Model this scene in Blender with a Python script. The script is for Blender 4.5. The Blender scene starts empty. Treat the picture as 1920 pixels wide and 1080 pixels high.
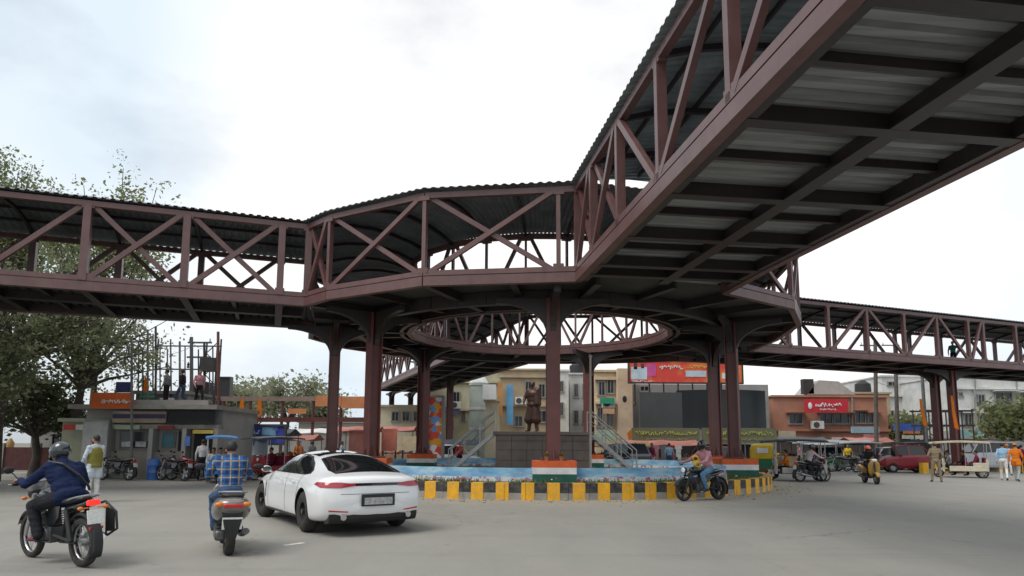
import bpy, bmesh, math, random
from math import sin, cos, tan, pi, radians as R, sqrt, atan2, hypot
from mathutils import Vector as V, Matrix as M, noise
from mathutils.bvhtree import BVHTree
random.seed(7)
SC = bpy.context.scene
COL = SC.collection
# ------------------------------------------------------------------ helpers
def tag(o, label=None, cat=None, group=None, kind=None):
    if label: o['label'] = label
    if cat: o['category'] = cat
    if group: o['group'] = group
    if kind: o['kind'] = kind
    return o
def empty(name, loc=(0, 0, 0), rz=0.0, label=None, cat=None, group=None):
    o = bpy.data.objects.new(name, None); COL.objects.link(o)
    o.location = loc; o.rotation_euler = (0, 0, rz); o.empty_display_size = .3
    return tag(o, label, cat, group)
def children(o): return [c for c in bpy.data.objects if c.parent is o]
def copy_tree(o, parent=None):
    c = o.copy(); COL.objects.link(c); c.parent = parent
    for ch in children(o): copy_tree(ch, c)
    return c
class MB:
    """collects solids and links them as ONE mesh object"""
    def __init__(s): s.v = []; s.f = []; s.m = []
    def add(s, vs, fs, mi=0):
        b = len(s.v); s.v += [tuple(p) for p in vs]
        for f in fs: s.f.append([i + b for i in f]); s.m.append(mi)
        return s
    def box(s, c, d, rz=0, rx=0, ry=0, mi=0, taper=1.0):
        x, y, z = d[0] / 2, d[1] / 2, d[2] / 2
        m = M.Translation(c) @ M.Rotation(rz, 4, 'Z') @ M.Rotation(ry, 4, 'Y') @ M.Rotation(rx, 4, 'X')
        vs = [m @ V((sx * x * (taper if sz > 0 else 1), sy * y * (taper if sz > 0 else 1), sz * z)) for sz in (-1, 1) for sy in (-1, 1) for sx in (-1, 1)]
        return s.add(vs, [(0, 2, 3, 1), (4, 5, 7, 6), (0, 1, 5, 4), (2, 6, 7, 3), (0, 4, 6, 2), (1, 3, 7, 5)], mi)
    def beam(s, p, q, w, h, up=(0, 0, 1), mi=0):
        p, q = V(p), V(q); d = (q - p).normalized(); up = V(up)
        if abs(d.dot(up)) > .98: up = V((0, 1, 0)) if abs(d.y) < .9 else V((1, 0, 0))
        a = d.cross(up).normalized(); b = a.cross(d).normalized()
        vs = []
        for o in (p, q):
            for sa, sb in ((-1, -1), (1, -1), (1, 1), (-1, 1)): vs.append(o + a * sa * w / 2 + b * sb * h / 2)
        return s.add(vs, [(3, 2, 1, 0), (4, 5, 6, 7), (0, 1, 5, 4), (1, 2, 6, 5), (2, 3, 7, 6), (3, 0, 4, 7)], mi)
    def tube(s, pts, r, n=8, mi=0, closed=False):
        pts = [V(p) for p in pts]; k = len(pts); rs = r if isinstance(r, (list, tuple)) else [r] * k
        vs = []; pa = None
        for i, p in enumerate(pts):
            if closed: t = pts[(i + 1) % k] - pts[i - 1]
            else: t = pts[min(i + 1, k - 1)] - pts[max(i - 1, 0)]
            t.normalize()
            if pa is None: pa = t.orthogonal().normalized()
            else:
                pa = pa - t * pa.dot(t)
                pa = pa.normalized() if pa.length > 1e-6 else t.orthogonal().normalized()
            b = t.cross(pa)
            for j in range(n):
                a = 2 * pi * j / n; vs.append(p + (pa * cos(a) + b * sin(a)) * rs[i])
        fs = []
        for i in range(k if closed else k - 1):
            for j in range(n):
                i2 = (i + 1) % k
                fs.append((i * n + j, i * n + (j + 1) % n, i2 * n + (j + 1) % n, i2 * n + j))
        if not closed: fs += [tuple(range(n - 1, -1, -1)), tuple((k - 1) * n + j for j in range(n))]
        return s.add(vs, fs, mi)
    def cyl(s, p, q, r0, r1=None, n=16, mi=0): return s.tube([p, q], [r0, r0 if r1 is None else r1], n, mi)
    def lathe(s, prof, c=(0, 0, 0), n=20, axis='Z', mi=0):
        """prof: list of (radius, height)"""
        vs = []; c = V(c)
        for r, h in prof:
            for j in range(n):
                a = 2 * pi * j / n; x, y = r * cos(a), r * sin(a)
                vs.append(c + (V((x, y, h)) if axis == 'Z' else V((x, h, y)) if axis == 'Y' else V((h, x, y))))
        k = len(prof)
        fs = [(i * n + j, i * n + (j + 1) % n, (i + 1) * n + (j + 1) % n, (i + 1) * n + j) for i in range(k - 1) for j in range(n)]
        if prof[0][0] > 1e-5: fs.append(tuple(range(n - 1, -1, -1)))
        if prof[-1][0] > 1e-5: fs.append(tuple((k - 1) * n + j for j in range(n)))
        return s.add(vs, fs, mi)
    def ell(s, c, r, rot=None, n=14, m=9, mi=0):
        vs = []; c = V(c); rot = rot or M.Identity(3)
        for i in range(1, m):
            t = pi * i / m
            for j in range(n):
                a = 2 * pi * j / n
                vs.append(c + rot @ V((r[0] * sin(t) * cos(a), r[1] * sin(t) * sin(a), r[2] * cos(t))))
        vs += [c + rot @ V((0, 0, r[2])), c - rot @ V((0, 0, r[2]))]
        fs = [(i * n + j, (i + 1) * n + j, (i + 1) * n + (j + 1) % n, i * n + (j + 1) % n) for i in range(m - 2) for j in range(n)]
        t = (m - 1) * n
        fs += [(t, j, (j + 1) % n) for j in range(n)] + [(t + 1, (m - 2) * n + (j + 1) % n, (m - 2) * n + j) for j in range(n)]
        return s.add(vs, fs, mi)
    def prism(s, poly, h, mat4=None, mi=0):
        """2-D polygon (x, y) extruded from z=-h/2..h/2, then moved by mat4"""
        mat4 = mat4 or M.Identity(4); n = len(poly)
        vs = [mat4 @ V((x, y, -h / 2)) for x, y in poly] + [mat4 @ V((x, y, h / 2)) for x, y in poly]
        fs = [tuple(range(n - 1, -1, -1)), tuple(range(n, 2 * n))] + [(i, (i + 1) % n, n + (i + 1) % n, n + i) for i in range(n)]
        return s.add(vs, fs, mi)
    def loft(s, rings, cap=True, mi=0):
        n = len(rings[0]); vs = [p for r in rings for p in r]
        fs = [(i * n + j, i * n + (j + 1) % n, (i + 1) * n + (j + 1) % n, (i + 1) * n + j) for i in range(len(rings) - 1) for j in range(n)]
        if cap: fs += [tuple(range(n - 1, -1, -1)), tuple((len(rings) - 1) * n + j for j in range(n))]
        return s.add(vs, fs, mi)
    def build(s, name, mats, parent=None, smooth=False, bevel=0, sub=0, autos=True):
        me = bpy.data.meshes.new(name); me.from_pydata(s.v, [], s.f)
        if not isinstance(mats, (list, tuple)): mats = [mats]
        for m in mats: me.materials.append(m)
        if len(mats) > 1: me.polygons.foreach_set('material_index', s.m)
        bm = bmesh.new(); bm.from_mesh(me); bmesh.ops.recalc_face_normals(bm, faces=bm.faces)
        if smooth:
            for f in bm.faces: f.smooth = True
            for e in bm.edges:
                if len(e.link_faces) == 2 and e.calc_face_angle(0) > R(42): e.smooth = False
        bm.to_mesh(me); bm.free(); me.update()
        o = bpy.data.objects.new(name, me); COL.objects.link(o)
        if parent: o.parent = parent
        if bevel:
            b = o.modifiers.new('bevel', 'BEVEL'); b.width = bevel; b.segments = 2; b.limit_method = 'ANGLE'
        if sub:
            b = o.modifiers.new('sub', 'SUBSURF'); b.levels = b.render_levels = sub
        return o
def bake(o):
    """apply the modifiers of o"""
    dg = bpy.context.evaluated_depsgraph_get(); dg.update()
    me = bpy.data.meshes.new_from_object(o.evaluated_get(dg)); o.modifiers.clear(); o.data = me
    return o
# ------------------------------------------------------------------ materials
def lin(c):
    if isinstance(c, str):
        c = [int(c[i:i + 2], 16) / 255 for i in (0, 2, 4)]
        return tuple((x / 12.92 if x <= .04045 else ((x + .055) / 1.055) ** 2.4) for x in c)
    return tuple(c)
class NT:
    def __init__(s, name):
        s.m = bpy.data.materials.new(name); s.m.use_nodes = True; s.t = s.m.node_tree; s.n = s.t.nodes
        s.b = s.n['Principled BSDF']; s.l = s.t.links
    def new(s, t, **k):
        n = s.n.new(t)
        for a, v in k.items():
            if hasattr(n, a): setattr(n, a, v)
            else: n.inputs[a.replace('_', ' ')].default_value = v
        return n
    def link(s, a, b): s.l.new(a, b)
    def coord(s, out='Object'): return s.new('ShaderNodeTexCoord').outputs[out]
    def noise(s, scale, detail=4, rough=.6, vec=None, stretch=None):
        n = s.new('ShaderNodeTexNoise'); n.inputs['Scale'].default_value = scale; n.inputs['Detail'].default_value = detail; n.inputs['Roughness'].default_value = rough
        v = vec or s.coord()
        if stretch:
            mp = s.new('ShaderNodeMapping'); mp.inputs['Scale'].default_value = stretch; s.link(v, mp.inputs[0]); v = mp.outputs[0]
        s.link(v, n.inputs['Vector']); return n.outputs['Fac']
    def ramp(s, fac, stops):
        r = s.new('ShaderNodeValToRGB'); e = r.color_ramp.elements
        while len(e) < len(stops): e.new(.5)
        for k, (p, c) in zip(e, stops): k.position = p; k.color = (*lin(c), 1) if not isinstance(c, (int, float)) else (c, c, c, 1)
        s.link(fac, r.inputs[0]); return r.outputs[0]
    def mix(s, fac, a, b, bt='MIX'):
        x = s.new('ShaderNodeMix'); x.data_type = 'RGBA'; x.blend_type = bt
        for sock, v in ((x.inputs[0], fac), (x.inputs[6], a), (x.inputs[7], b)):
            if hasattr(v, 'is_linked'): s.link(v, sock)
            elif isinstance(v, (int, float)): sock.default_value = v
            else: sock.default_value = (*lin(v), 1)
        return x.outputs[2]
    def bump(s, h, st=.3, d=.02):
        b = s.new('ShaderNodeBump'); b.inputs['Strength'].default_value = st; b.inputs['Distance'].default_value = d
        s.link(h, b.inputs['Height']); s.link(b.outputs[0], s.b.inputs['Normal'])
    def base(s, c):
        if hasattr(c, 'is_linked'): s.link(c, s.b.inputs['Base Color'])
        else: s.b.inputs['Base Color'].default_value = (*lin(c), 1)
_mc = {}
def mat(name, c, rough=.6, metal=0, var=.25, vs=3.0, dirt=None, bump=0, bs=40, coat=0, alpha=1, emit=0, spec=None, trans=0):
    """plain painted surface with a mottled, slightly worn base colour"""
    if name in _mc: return _mc[name]
    t = NT(name); c = lin(c)
    if var:
        n = t.noise(vs, 5, .65)
        lo = tuple(x * (1 - var) for x in c); hi = tuple(min(1, x * (1 + var * .8)) for x in c)
        col = t.ramp(n, [(.28, lo), (.72, hi)])
        if dirt: col = t.mix(t.ramp(t.noise(vs * 1.7, 6, .7), [(.45, 0.0), (.75, 0.75)]), col, dirt)
        t.base(col)
    else: t.base(c)
    t.b.inputs['Roughness'].default_value = rough; t.b.inputs['Metallic'].default_value = metal
    if coat: t.b.inputs['Coat Weight'].default_value = coat; t.b.inputs['Coat Roughness'].default_value = .06
    if spec is not None: t.b.inputs['Specular IOR Level'].default_value = spec
    if trans: t.b.inputs['Transmission Weight'].default_value = trans
    if emit: t.b.inputs['Emission Color'].default_value = (*c, 1); t.b.inputs['Emission Strength'].default_value = emit
    if bump: t.bump(t.noise(bs, 5, .6), bump)
    _mc[name] = t.m; return t.m
def leafmat(name, c):
    if name in _mc: return _mc[name]
    t = NT(name); n = t.noise(1.1, 4, .6); col = t.ramp(n, [(.3, tuple(x * .7 for x in lin(c))), (.7, tuple(x * 1.3 for x in lin(c)))]); t.base(col); t.b.inputs['Roughness'].default_value = .6; t.b.inputs['Specular IOR Level'].default_value = .3
    tr = t.new('ShaderNodeBsdfTranslucent'); t.link(col, tr.inputs[0]); mx = t.new('ShaderNodeMixShader'); mx.inputs[0].default_value = .5; t.link(t.b.outputs[0], mx.inputs[1]); t.link(tr.outputs[0], mx.inputs[2]); t.link(mx.outputs[0], t.n['Material Output'].inputs[0]); _mc[name] = t.m; return t.m
H0 = 1.5374           # camera height
CF, CP, CROLL, CCY = 1259.45, .1223, .0050, 679.2
def ray(px, py):
    a, b = px - 960, CCY - py; cr, sr = cos(CROLL), sin(CROLL); u, v = a * cr - b * sr, b * cr + a * sr
    c, s = cos(CP), sin(CP); return V((u, CF * c - v * s, CF * s + v * c))
def at(px, py, Y):
    """point of the street seen at that spot of the photograph, Y metres ahead"""
    d = ray(px, py); p = d * (Y / d.y); p.z += H0; return p
def gnd(px, py, z=0):
    d = ray(px, py); p = d * ((z - H0) / d.z); p.z += H0; return p
def ob(name, mb, m, label, cat, group=None, kind=None, **k): return tag(mb.build(name, m, **k), label, cat, group, kind)
# ------------------------------------------------------------------ world, light, camera
SUN_EL, SUN_AZ = R(56), R(-122)     # azimuth from +Y, clockwise: behind the camera's left shoulder
w = bpy.data.worlds.new('World'); SC.world = w; w.use_nodes = True
nt = w.node_tree; bg = nt.nodes['Background']
sky = nt.nodes.new('ShaderNodeTexSky'); sky.sky_type = 'NISHITA'; sky.sun_disc = False
sky.sun_elevation = SUN_EL; sky.sun_rotation = SUN_AZ; sky.air_density = 1.2; sky.dust_density = 2.5
tc = nt.nodes.new('ShaderNodeTexCoord'); mp = nt.nodes.new('ShaderNodeMapping'); mp.inputs['Scale'].default_value = (1.0, 1.0, 2.2)
nt.links.new(tc.outputs['Generated'], mp.inputs[0])
nz = nt.nodes.new('ShaderNodeTexNoise'); nz.inputs['Scale'].default_value = 1.7; nz.inputs['Detail'].default_value = 7; nz.inputs['Roughness'].default_value = .55
nt.links.new(mp.outputs[0], nz.inputs['Vector'])
cr = nt.nodes.new('ShaderNodeValToRGB'); cr.color_ramp.elements[0].position = .36; cr.color_ramp.elements[1].position = .55
cr.color_ramp.elements[0].color = (.58, .58, .58, 1)
nt.links.new(nz.outputs['Fac'], cr.inputs[0])
cl = nt.nodes.new('ShaderNodeMix'); cl.data_type = 'RGBA'
nz2 = nt.nodes.new('ShaderNodeTexNoise'); nz2.inputs['Scale'].default_value = 1.15; nz2.inputs['Detail'].default_value = 4; nt.links.new(tc.outputs['Generated'], nz2.inputs['Vector'])
cc = nt.nodes.new('ShaderNodeValToRGB'); e_ = cc.color_ramp.elements; e_[0].position = .42; e_[0].color = (.71, .81, .895, 1); e_[1].position = .58; e_[1].color = (1, 1, 1, 1); sx_ = nt.nodes.new('ShaderNodeSeparateXYZ'); nt.links.new(tc.outputs['Generated'], sx_.inputs[0])
ab_ = nt.nodes.new('ShaderNodeMath'); ab_.operation = 'ABSOLUTE'; nt.links.new(sx_.outputs[0], ab_.inputs[0])
ma_ = nt.nodes.new('ShaderNodeMath'); ma_.operation = 'MULTIPLY_ADD'; ma_.inputs[1].default_value = -.33; nt.links.new(ab_.outputs[0], ma_.inputs[0]); nt.links.new(nz2.outputs['Fac'], ma_.inputs[2])
mb_ = nt.nodes.new('ShaderNodeMath'); mb_.operation = 'ADD'; mb_.inputs[1].default_value = .10; nt.links.new(ma_.outputs[0], mb_.inputs[0]); nt.links.new(mb_.outputs[0], cc.inputs[0])
cm_ = nt.nodes.new('ShaderNodeVectorMath'); cm_.operation = 'SCALE'; cm_.inputs['Scale'].default_value = 10.9; nt.links.new(cc.outputs[0], cm_.inputs[0]); nt.links.new(cm_.outputs[0], cl.inputs[7])   # bright overcast cloud, in the sky texture's own units
nt.links.new(cr.outputs[0], cl.inputs[0]); nt.links.new(sky.outputs[0], cl.inputs[6])
nt.links.new(cl.outputs[2], bg.inputs[0]); bg.inputs[1].default_value = .09
sl = bpy.data.lights.new('sun', 'SUN'); sl.energy = 2.0; sl.angle = R(32); sl.color = (1, .95, .87)
so = bpy.data.objects.new('sun', sl); COL.objects.link(so)
sd = V((sin(SUN_AZ) * cos(SUN_EL), cos(SUN_AZ) * cos(SUN_EL), sin(SUN_EL)))
so.rotation_euler = (-sd).to_track_quat('-Z', 'Y').to_euler(); so.location = (-20, -20, 40)
cam = bpy.data.cameras.new('camera'); co = bpy.data.objects.new('camera', cam); COL.objects.link(co); SC.camera = co
cam.sensor_width = 36; cam.lens = CF / 1920 * 36; cam.shift_y = (CCY - 540) / 1920; cam.clip_end = 3000; cam.clip_start = .05
co.matrix_world = M.Translation((0, 0, H0)) @ M.Rotation(pi / 2 + CP, 4, 'X') @ M.Rotation(CROLL, 4, 'Z')
SC.view_settings.view_transform = 'Standard'; SC.view_settings.look = 'None'; SC.view_settings.exposure = .2; SC.view_settings.gamma = 1
# ------------------------------------------------------------------ ground
def road_mat(name, a, b, sc, streak, bst, rough=.9, patch=None, dust=None, cracks=0):
    t = NT(name); co_ = t.coord()
    big = t.noise(.16, 5, .6, co_); mid = t.noise(.9, 5, .65, co_, (1.0, .35, 1)); fine = t.noise(sc, 4, .75, co_)
    c = t.ramp(big, [(.3, a), (.7, b)])
    c = t.mix(.55, c, t.ramp(mid, [(.25, tuple(x * .78 for x in a)), (.75, tuple(x * 1.12 for x in b))]))
    c = t.mix(.38, c, t.ramp(fine, [(.2, tuple(x * .45 for x in a)), (.8, tuple(min(1, x * 1.5) for x in b))]))
    if patch:
        c = t.mix(t.ramp(t.noise(.35, 6, .7, co_), [(.52, 0.0), (.68, .8)]), c, patch)
    if cracks:     # hairline cracks and dark tyre-polished tracks
        w_ = t.new('ShaderNodeVectorMath', operation='MULTIPLY_ADD'); nn = t.new('ShaderNodeTexNoise'); nn.inputs['Scale'].default_value = 1.3; nn.inputs['Detail'].default_value = 5; t.link(co_, nn.inputs['Vector']); t.link(nn.outputs['Color'], w_.inputs[0]); w_.inputs[1].default_value = (1.3, 1.3, 0); t.link(co_, w_.inputs[2])
        vo = t.new('ShaderNodeTexVoronoi', feature='DISTANCE_TO_EDGE'); vo.inputs['Scale'].default_value = .2; t.link(w_.outputs[0], vo.inputs['Vector'])
        cm = t.mix(t.ramp(t.noise(.25, 3, .6, co_), [(.45, 0.0), (.6, 1.0)]), (0, 0, 0), t.ramp(vo.outputs['Distance'], [(.0, .38), (.005, .0)])); c = t.mix(cm, c, (.06, .057, .052))
        c = t.mix(t.ramp(t.noise(.8, 5, .7, co_, (.12, 1, 1)), [(.55, 0.0), (.75, .28)]), c, (.11, .107, .1)); c = t.mix(t.ramp(t.noise(2.3, 3, .5, co_), [(.68, 0.0), (.74, .3)]), c, (.09, .088, .085))
    if dust:       # dust gathers round the island kerb
        vs_ = t.new('ShaderNodeVectorMath', operation='DISTANCE'); t.link(co_, vs_.inputs[0]); vs_.inputs[1].default_value = (1.0, 28.3, 0)
        ad = t.new('ShaderNodeMath', operation='MULTIPLY_ADD'); t.link(t.noise(.7, 5, .65, co_), ad.inputs[0]); ad.inputs[1].default_value = 4.5; t.link(vs_.outputs['Value'], ad.inputs[2])
        mr = t.new('ShaderNodeMapRange'); t.link(ad.outputs[0], mr.inputs[0]); mr.inputs[1].default_value = 10.9; mr.inputs[2].default_value = 14.2; mr.inputs[3].default_value = .9; mr.inputs[4].default_value = 0; c = t.mix(mr.outputs[0], c, dust)
    t.base(c); t.b.inputs['Roughness'].default_value = rough; t.b.inputs['Specular IOR Level'].default_value = .25
    t.bump(fine, bst, .01); return t.m
m_road = road_mat('asphalt', (.235, .225, .204), (.30, .288, .261), 55, 1, .35, patch=(.29, .273, .238), dust=(.37, .325, .25), cracks=1)
m_earth = road_mat('dusty earth', (.27, .235, .175), (.36, .315, .24), 30, 1, .6)
m_dirt = road_mat('ground dirt', (.15, .135, .11), (.22, .195, .155), 12, 1, .6)
def sheet(name, poly, z, m):
    mb = MB(); mb.add([(x, y, z) for x, y in poly], [tuple(range(len(poly)))]); return tag(mb.build(name, m), kind='structure')
sheet('ground', [(-900, -60), (900, -60), (900, 1500), (-900, 1500)], -.012, m_dirt)
sheet('road', [(-34, -30), (70, -30), (75, 50), (18, 46), (-3, 52), (-13, 60), (-16, 40), (-36, 31)], 0, m_road)
KC = V((1.0, 28.3)); KR = 9.2
def ringpoly(r, n=96, jit=0): return [(KC.x + (r + jit * noise.noise((cos(2 * pi * i / n) * 3, sin(2 * pi * i / n) * 3, 1.7))) * cos(2 * pi * i / n), KC.y + (r + jit * noise.noise((cos(2 * pi * i / n) * 3, sin(2 * pi * i / n) * 3, 1.7))) * sin(2 * pi * i / n)) for i in range(n)]
def stripe(name, pts, wd, z, m):
    mb = MB()
    for (x0, y0), (x1, y1) in pts:
        d = V((x1 - x0, y1 - y0)); n = V((-d.y, d.x)).normalized() * wd / 2
        mb.add([(x0 - n.x, y0 - n.y, z), (x1 - n.x, y1 - n.y, z), (x1 + n.x, y1 + n.y, z), (x0 + n.x, y0 + n.y, z)], [(0, 1, 2, 3)])
    return tag(mb.build(name, m), kind='structure')
m_mark = mat('worn road paint', (.62, .6, .55), .85, var=.35, vs=9)
a, b = gnd(533, 1023), gnd(570, 1018)
gr = MB(); r_ = random.Random(21)
for i in range(900):
    a_ = r_.uniform(0, 2 * pi); q = KR + abs(r_.gauss(0, .55)) + .03; s_ = r_.uniform(.006, .03) * (1 if i % 9 else 1.8); gr.ell((KC.x + q * cos(a_), KC.y + q * sin(a_), s_ * .4), (s_, s_ * .8, s_ * .6), None, 6, 4)
tag(gr.build('gravel', mat('grit', (.3, .26, .2), .9, var=.5, vs=3)), 'loose grit and small stones swept along the island kerb', 'grit', kind='stuff')
stripe('road_marking', [((a.x, a.y), (b.x, b.y))], .11, .004, m_mark)
# ------------------------------------------------------------------ footbridge
def paint(name, c, dust, dfac=.5):
    t = NT(name); n = t.noise(1.3, 5, .65); f = t.noise(14, 4, .7)
    col = t.ramp(n, [(.3, tuple(x * .78 for x in c)), (.7, tuple(x * 1.15 for x in c))])
    col = t.mix(t.ramp(t.noise(3.2, 6, .6), [(.3, dfac * .25), (.8, dfac)]), col, dust)
    col = t.mix(t.ramp(t.noise(7, 4, .7, None, (1, 1, .07)), [(.55, 0.0), (.75, .45)]), col, (.075, .028, .018)); t.base(col); t.b.inputs['Roughness'].default_value = .42; t.b.inputs['Specular IOR Level'].default_value = .6
    t.bump(f, .12, .01); return t.m
m_maroon = paint('maroon steel paint', (.098, .038, .036), (.24, .15, .138), .36)
m_col = paint('maroon column paint', (.12, .033, .03), (.19, .085, .07), .3)
m_under = paint('shade-darkened steel', (.022, .016, .018), (.04, .03, .03), .4)  # bridge underside shade put into the colour; sign legs and struts share it
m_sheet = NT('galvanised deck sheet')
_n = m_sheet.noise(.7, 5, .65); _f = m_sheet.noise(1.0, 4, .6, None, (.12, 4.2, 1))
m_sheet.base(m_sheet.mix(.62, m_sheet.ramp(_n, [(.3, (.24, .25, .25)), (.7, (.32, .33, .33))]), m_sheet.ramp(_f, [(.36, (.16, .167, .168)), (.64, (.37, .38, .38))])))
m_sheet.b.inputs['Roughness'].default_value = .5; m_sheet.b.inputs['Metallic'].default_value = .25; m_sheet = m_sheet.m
m_sheetd = mat('shaded deck sheet', (.05, .053, .055), .6, .1, var=.4, vs=1)  # shade under the ring and other arms put into the deck colour
m_roof = mat('blue grey roof sheet', (.27, .31, .33), .5, .15, var=.4, vs=.9, dirt=(.2, .21, .22))
ZB, ZT = 4.6 + H0, 7.434 + H0
CX, CY = 1.1475, 28.6
WA = 2.336
ARM = {'street': ((2.8098, 28.8298), (.13758, -.99049), (.99049, .13758)),
       'right': ((.3503, 30.6237), (.93047, .36637), (-.36637, .93047)),
       'left': ((1.4665, 27.6979), (-.94265, -.33378), (.33378, -.94265)),
       'far': ((1.928, 28.9), (-.3566, .9343), (-.9343, -.3566))}
def AP(arm, s, side): C, d, n = ARM[arm]; return V((C[0] + d[0] * s + n[0] * side * WA, C[1] + d[1] * s + n[1] * side * WA))
def AQ(arm, s, o): C, d, n = ARM[arm]; return V((C[0] + d[0] * s + n[0] * o, C[1] + d[1] * s + n[1] * o))
J = {'1L': V((1.87, 18.68)), '1R': V((6.50, 20.1)), '3n': AP('left', 9.76, 1), '3f': AP('left', 9.3, -1),
     '4L': AP('far', 9.3, 1), '4R': AP('far', 9.0, -1), '2f': AP('right', 10.3, 1), '2n': AP('right', 11.25, -1)}
arc13 = [J['1L'], V((1.32, 18.75)), V((-2.6, 19.29)), V((-5.94, 21.25)), J['3n']]
arc34 = [J['3f'], V((-8.9, 29.3)), V((-8.1, 32.4)), V((-6.1, 35.1)), J['4L']]
arc42 = [J['4R'], V((4.6, 38.0)), V((7.3, 37.3)), J['2f']]
arc21 = [J['2n'], V((11.6, 29.2)), V((11.0, 25.4)), V((9.46, 22.35)), J['1R']]
OUT = arc13 + arc34 + arc42 + arc21
RI = 5.55
def outer_r(phi, pad=0):
    d = V((cos(phi), sin(phi))); best = 9
    for i in range(len(OUT)):
        a, b = OUT[i] - V((CX, CY)), OUT[(i + 1) % len(OUT)] - V((CX, CY)); e = b - a
        den = d.x * e.y - d.y * e.x
        if abs(den) < 1e-9: continue
        t = (a.x * e.y - a.y * e.x) / den; u = (a.x * d.y - a.y * d.x) / den
        if t > 0 and -1e-6 <= u <= 1 + 1e-6: best = t
    return best + pad
FB = empty('footbridge', (CX, CY, 0), 0, 'maroon steel footbridge with a round walkway ring and four roofed trussed arms over the junction', 'footbridge')
def bb(mb, name, m, parent=FB, **k):
    mb.v = [(x - CX, y - CY, z) for x, y, z in mb.v]; return mb.build(name, m, parent, **k)
def truss(nodes, pattern, post_w=.2, diag_w=.145, fine=False, start_end=(True, True), chord_h=.45, lab=None):
    """nodes: xy points along the edge; pattern per panel: X, / (low->high), \\ or V"""
    mb = MB(); up = (0, 0, 1)
    for a, b in zip(nodes[:-1], nodes[1:]):
        for z0, z1, wd in ((ZB, ZB + .27, .2), (ZB + .27, ZB + .30, .13), (ZB + .30, ZB + chord_h, .2)):
            zc = (z0 + z1) / 2; mb.beam((a.x, a.y, zc), (b.x, b.y, zc), wd, z1 - z0, up)
    t = bb(mb, 'truss', m_maroon); mb = MB()
    for a, b in zip(nodes[:-1], nodes[1:]): mb.beam((a.x, a.y, ZT - .09), (b.x, b.y, ZT - .09), .17, .17, up)
    bb(mb, 'top_chord', m_maroon, t)
    if lab: t['label'] = lab
    lo, hi = ZB + chord_h - .06, ZT - .14
    for i, p in enumerate(nodes):
        if (i == 0 and not start_end[0]) or (i == len(nodes) - 1 and not start_end[1]): continue
        q = nodes[min(i + 1, len(nodes) - 1)] - nodes[max(i - 1, 0)]
        mb = MB(); mb.beam((p.x, p.y, ZB + .31), (p.x, p.y, hi), post_w, post_w * .8, (q.x, q.y, 0)); 
        mb.box((p.x, p.y, lo + .07), (.3, .185, .16), rz=atan2(q.y, q.x)); mb.box((p.x, p.y, hi - .03), (.34, .182, .14), rz=atan2(q.y, q.x))
        o = bb(mb, 'post', m_maroon, t)
    for i, c in enumerate(pattern):
        a, b = nodes[i], nodes[i + 1]; d = (b - a); L = d.length; d = d / L; e = min(.16, L * .12); nrm = V((-d.y, d.x)) * .045
        A, B = a + d * e, b - d * e
        for k, ch in enumerate({'X': '/\\', '/': '/', '\\': '\\', ' ': ''}[c]):
            sh = nrm * (1 if k else -1)
            P = (A.x + sh.x, A.y + sh.y, lo if ch == '/' else hi); Q = (B.x + sh.x, B.y + sh.y, hi if ch == '/' else lo)
            mb = MB(); mb.beam(P, Q, diag_w * .8, diag_w, (0, 0, 1)); bb(mb, 'diagonal', m_maroon, t)
    return t
def lerp_nodes(a, b, n): return [a.lerp(b, i / n) for i in range(n + 1)]
def arm_nodes(arm, side, ss): return [AP(arm, s, side) for s in ss]
# ring trusses, outer edge
truss([arc13[0], arc13[1]], ' ', .15, start_end=(False, False)); truss(arc13[1:], 'XXX', .15, .14, start_end=(True, True))
truss(arc34, 'XXXX', .15, .13); truss([arc42[0], arc42[0].lerp(arc42[1], .5), arc42[1], arc42[2], arc42[3]], 'XXXX', .15, .13)
truss(arc21, 'XXXX', .15, .13)
inner = [V((CX + RI * cos(R(15 * i + 8)), CY + RI * sin(R(15 * i + 8)))) for i in range(25)]
for k in range(4): truss(inner[k * 6:k * 6 + 7], '/\\/\\/\\', .1, .12, start_end=(True, False))
# arm trusses
S1 = [9.96, 11.7, 14.05, 16.65, 19.55, 22.3, 25.0, 27.7, 30.4, 33.1]
truss([J['1L']] + arm_nodes('street', -1, S1[1:]), 'XX\\/XXXXX', .2, .15, start_end=(True, True))
truss([J['1R']] + arm_nodes('street', 1, [11.7, 14.05, 16.65, 19.55, 22.3, 25.0, 27.7, 30.4, 33.1]), 'XXXXXXXXX', .2, .15)
S3 = [9.76, 10.62, 13.52, 16.3, 19.05, 21.8, 24.5, 27.2, 29.9]
truss(arm_nodes('left', 1, S3), ' XX\\XXXX', .27, .15); truss(arm_nodes('left', -1, [9.3] + S3[1:]), ' XX\\XXXX', .27, .15)
S2 = [11.3, 13.7, 16.34, 19.07, 21.84, 24.42, 27.0, 28.3, 31.2, 33.9, 36.6, 39.3, 42]
P2 = '\\ /\\/\\/ /\\/\\'
truss(arm_nodes('right', -1, S2), P2, .2, .15); truss(arm_nodes('right', 1, [10.3] + S2[1:]), P2, .2, .15)
S4 = [9.2 + 2.6 * i for i in range(11)]
truss(arm_nodes('far', 1, S4), 'X' * 10, .2, .15); truss(arm_nodes('far', -1, S4), 'X' * 10, .2, .15)
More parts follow.
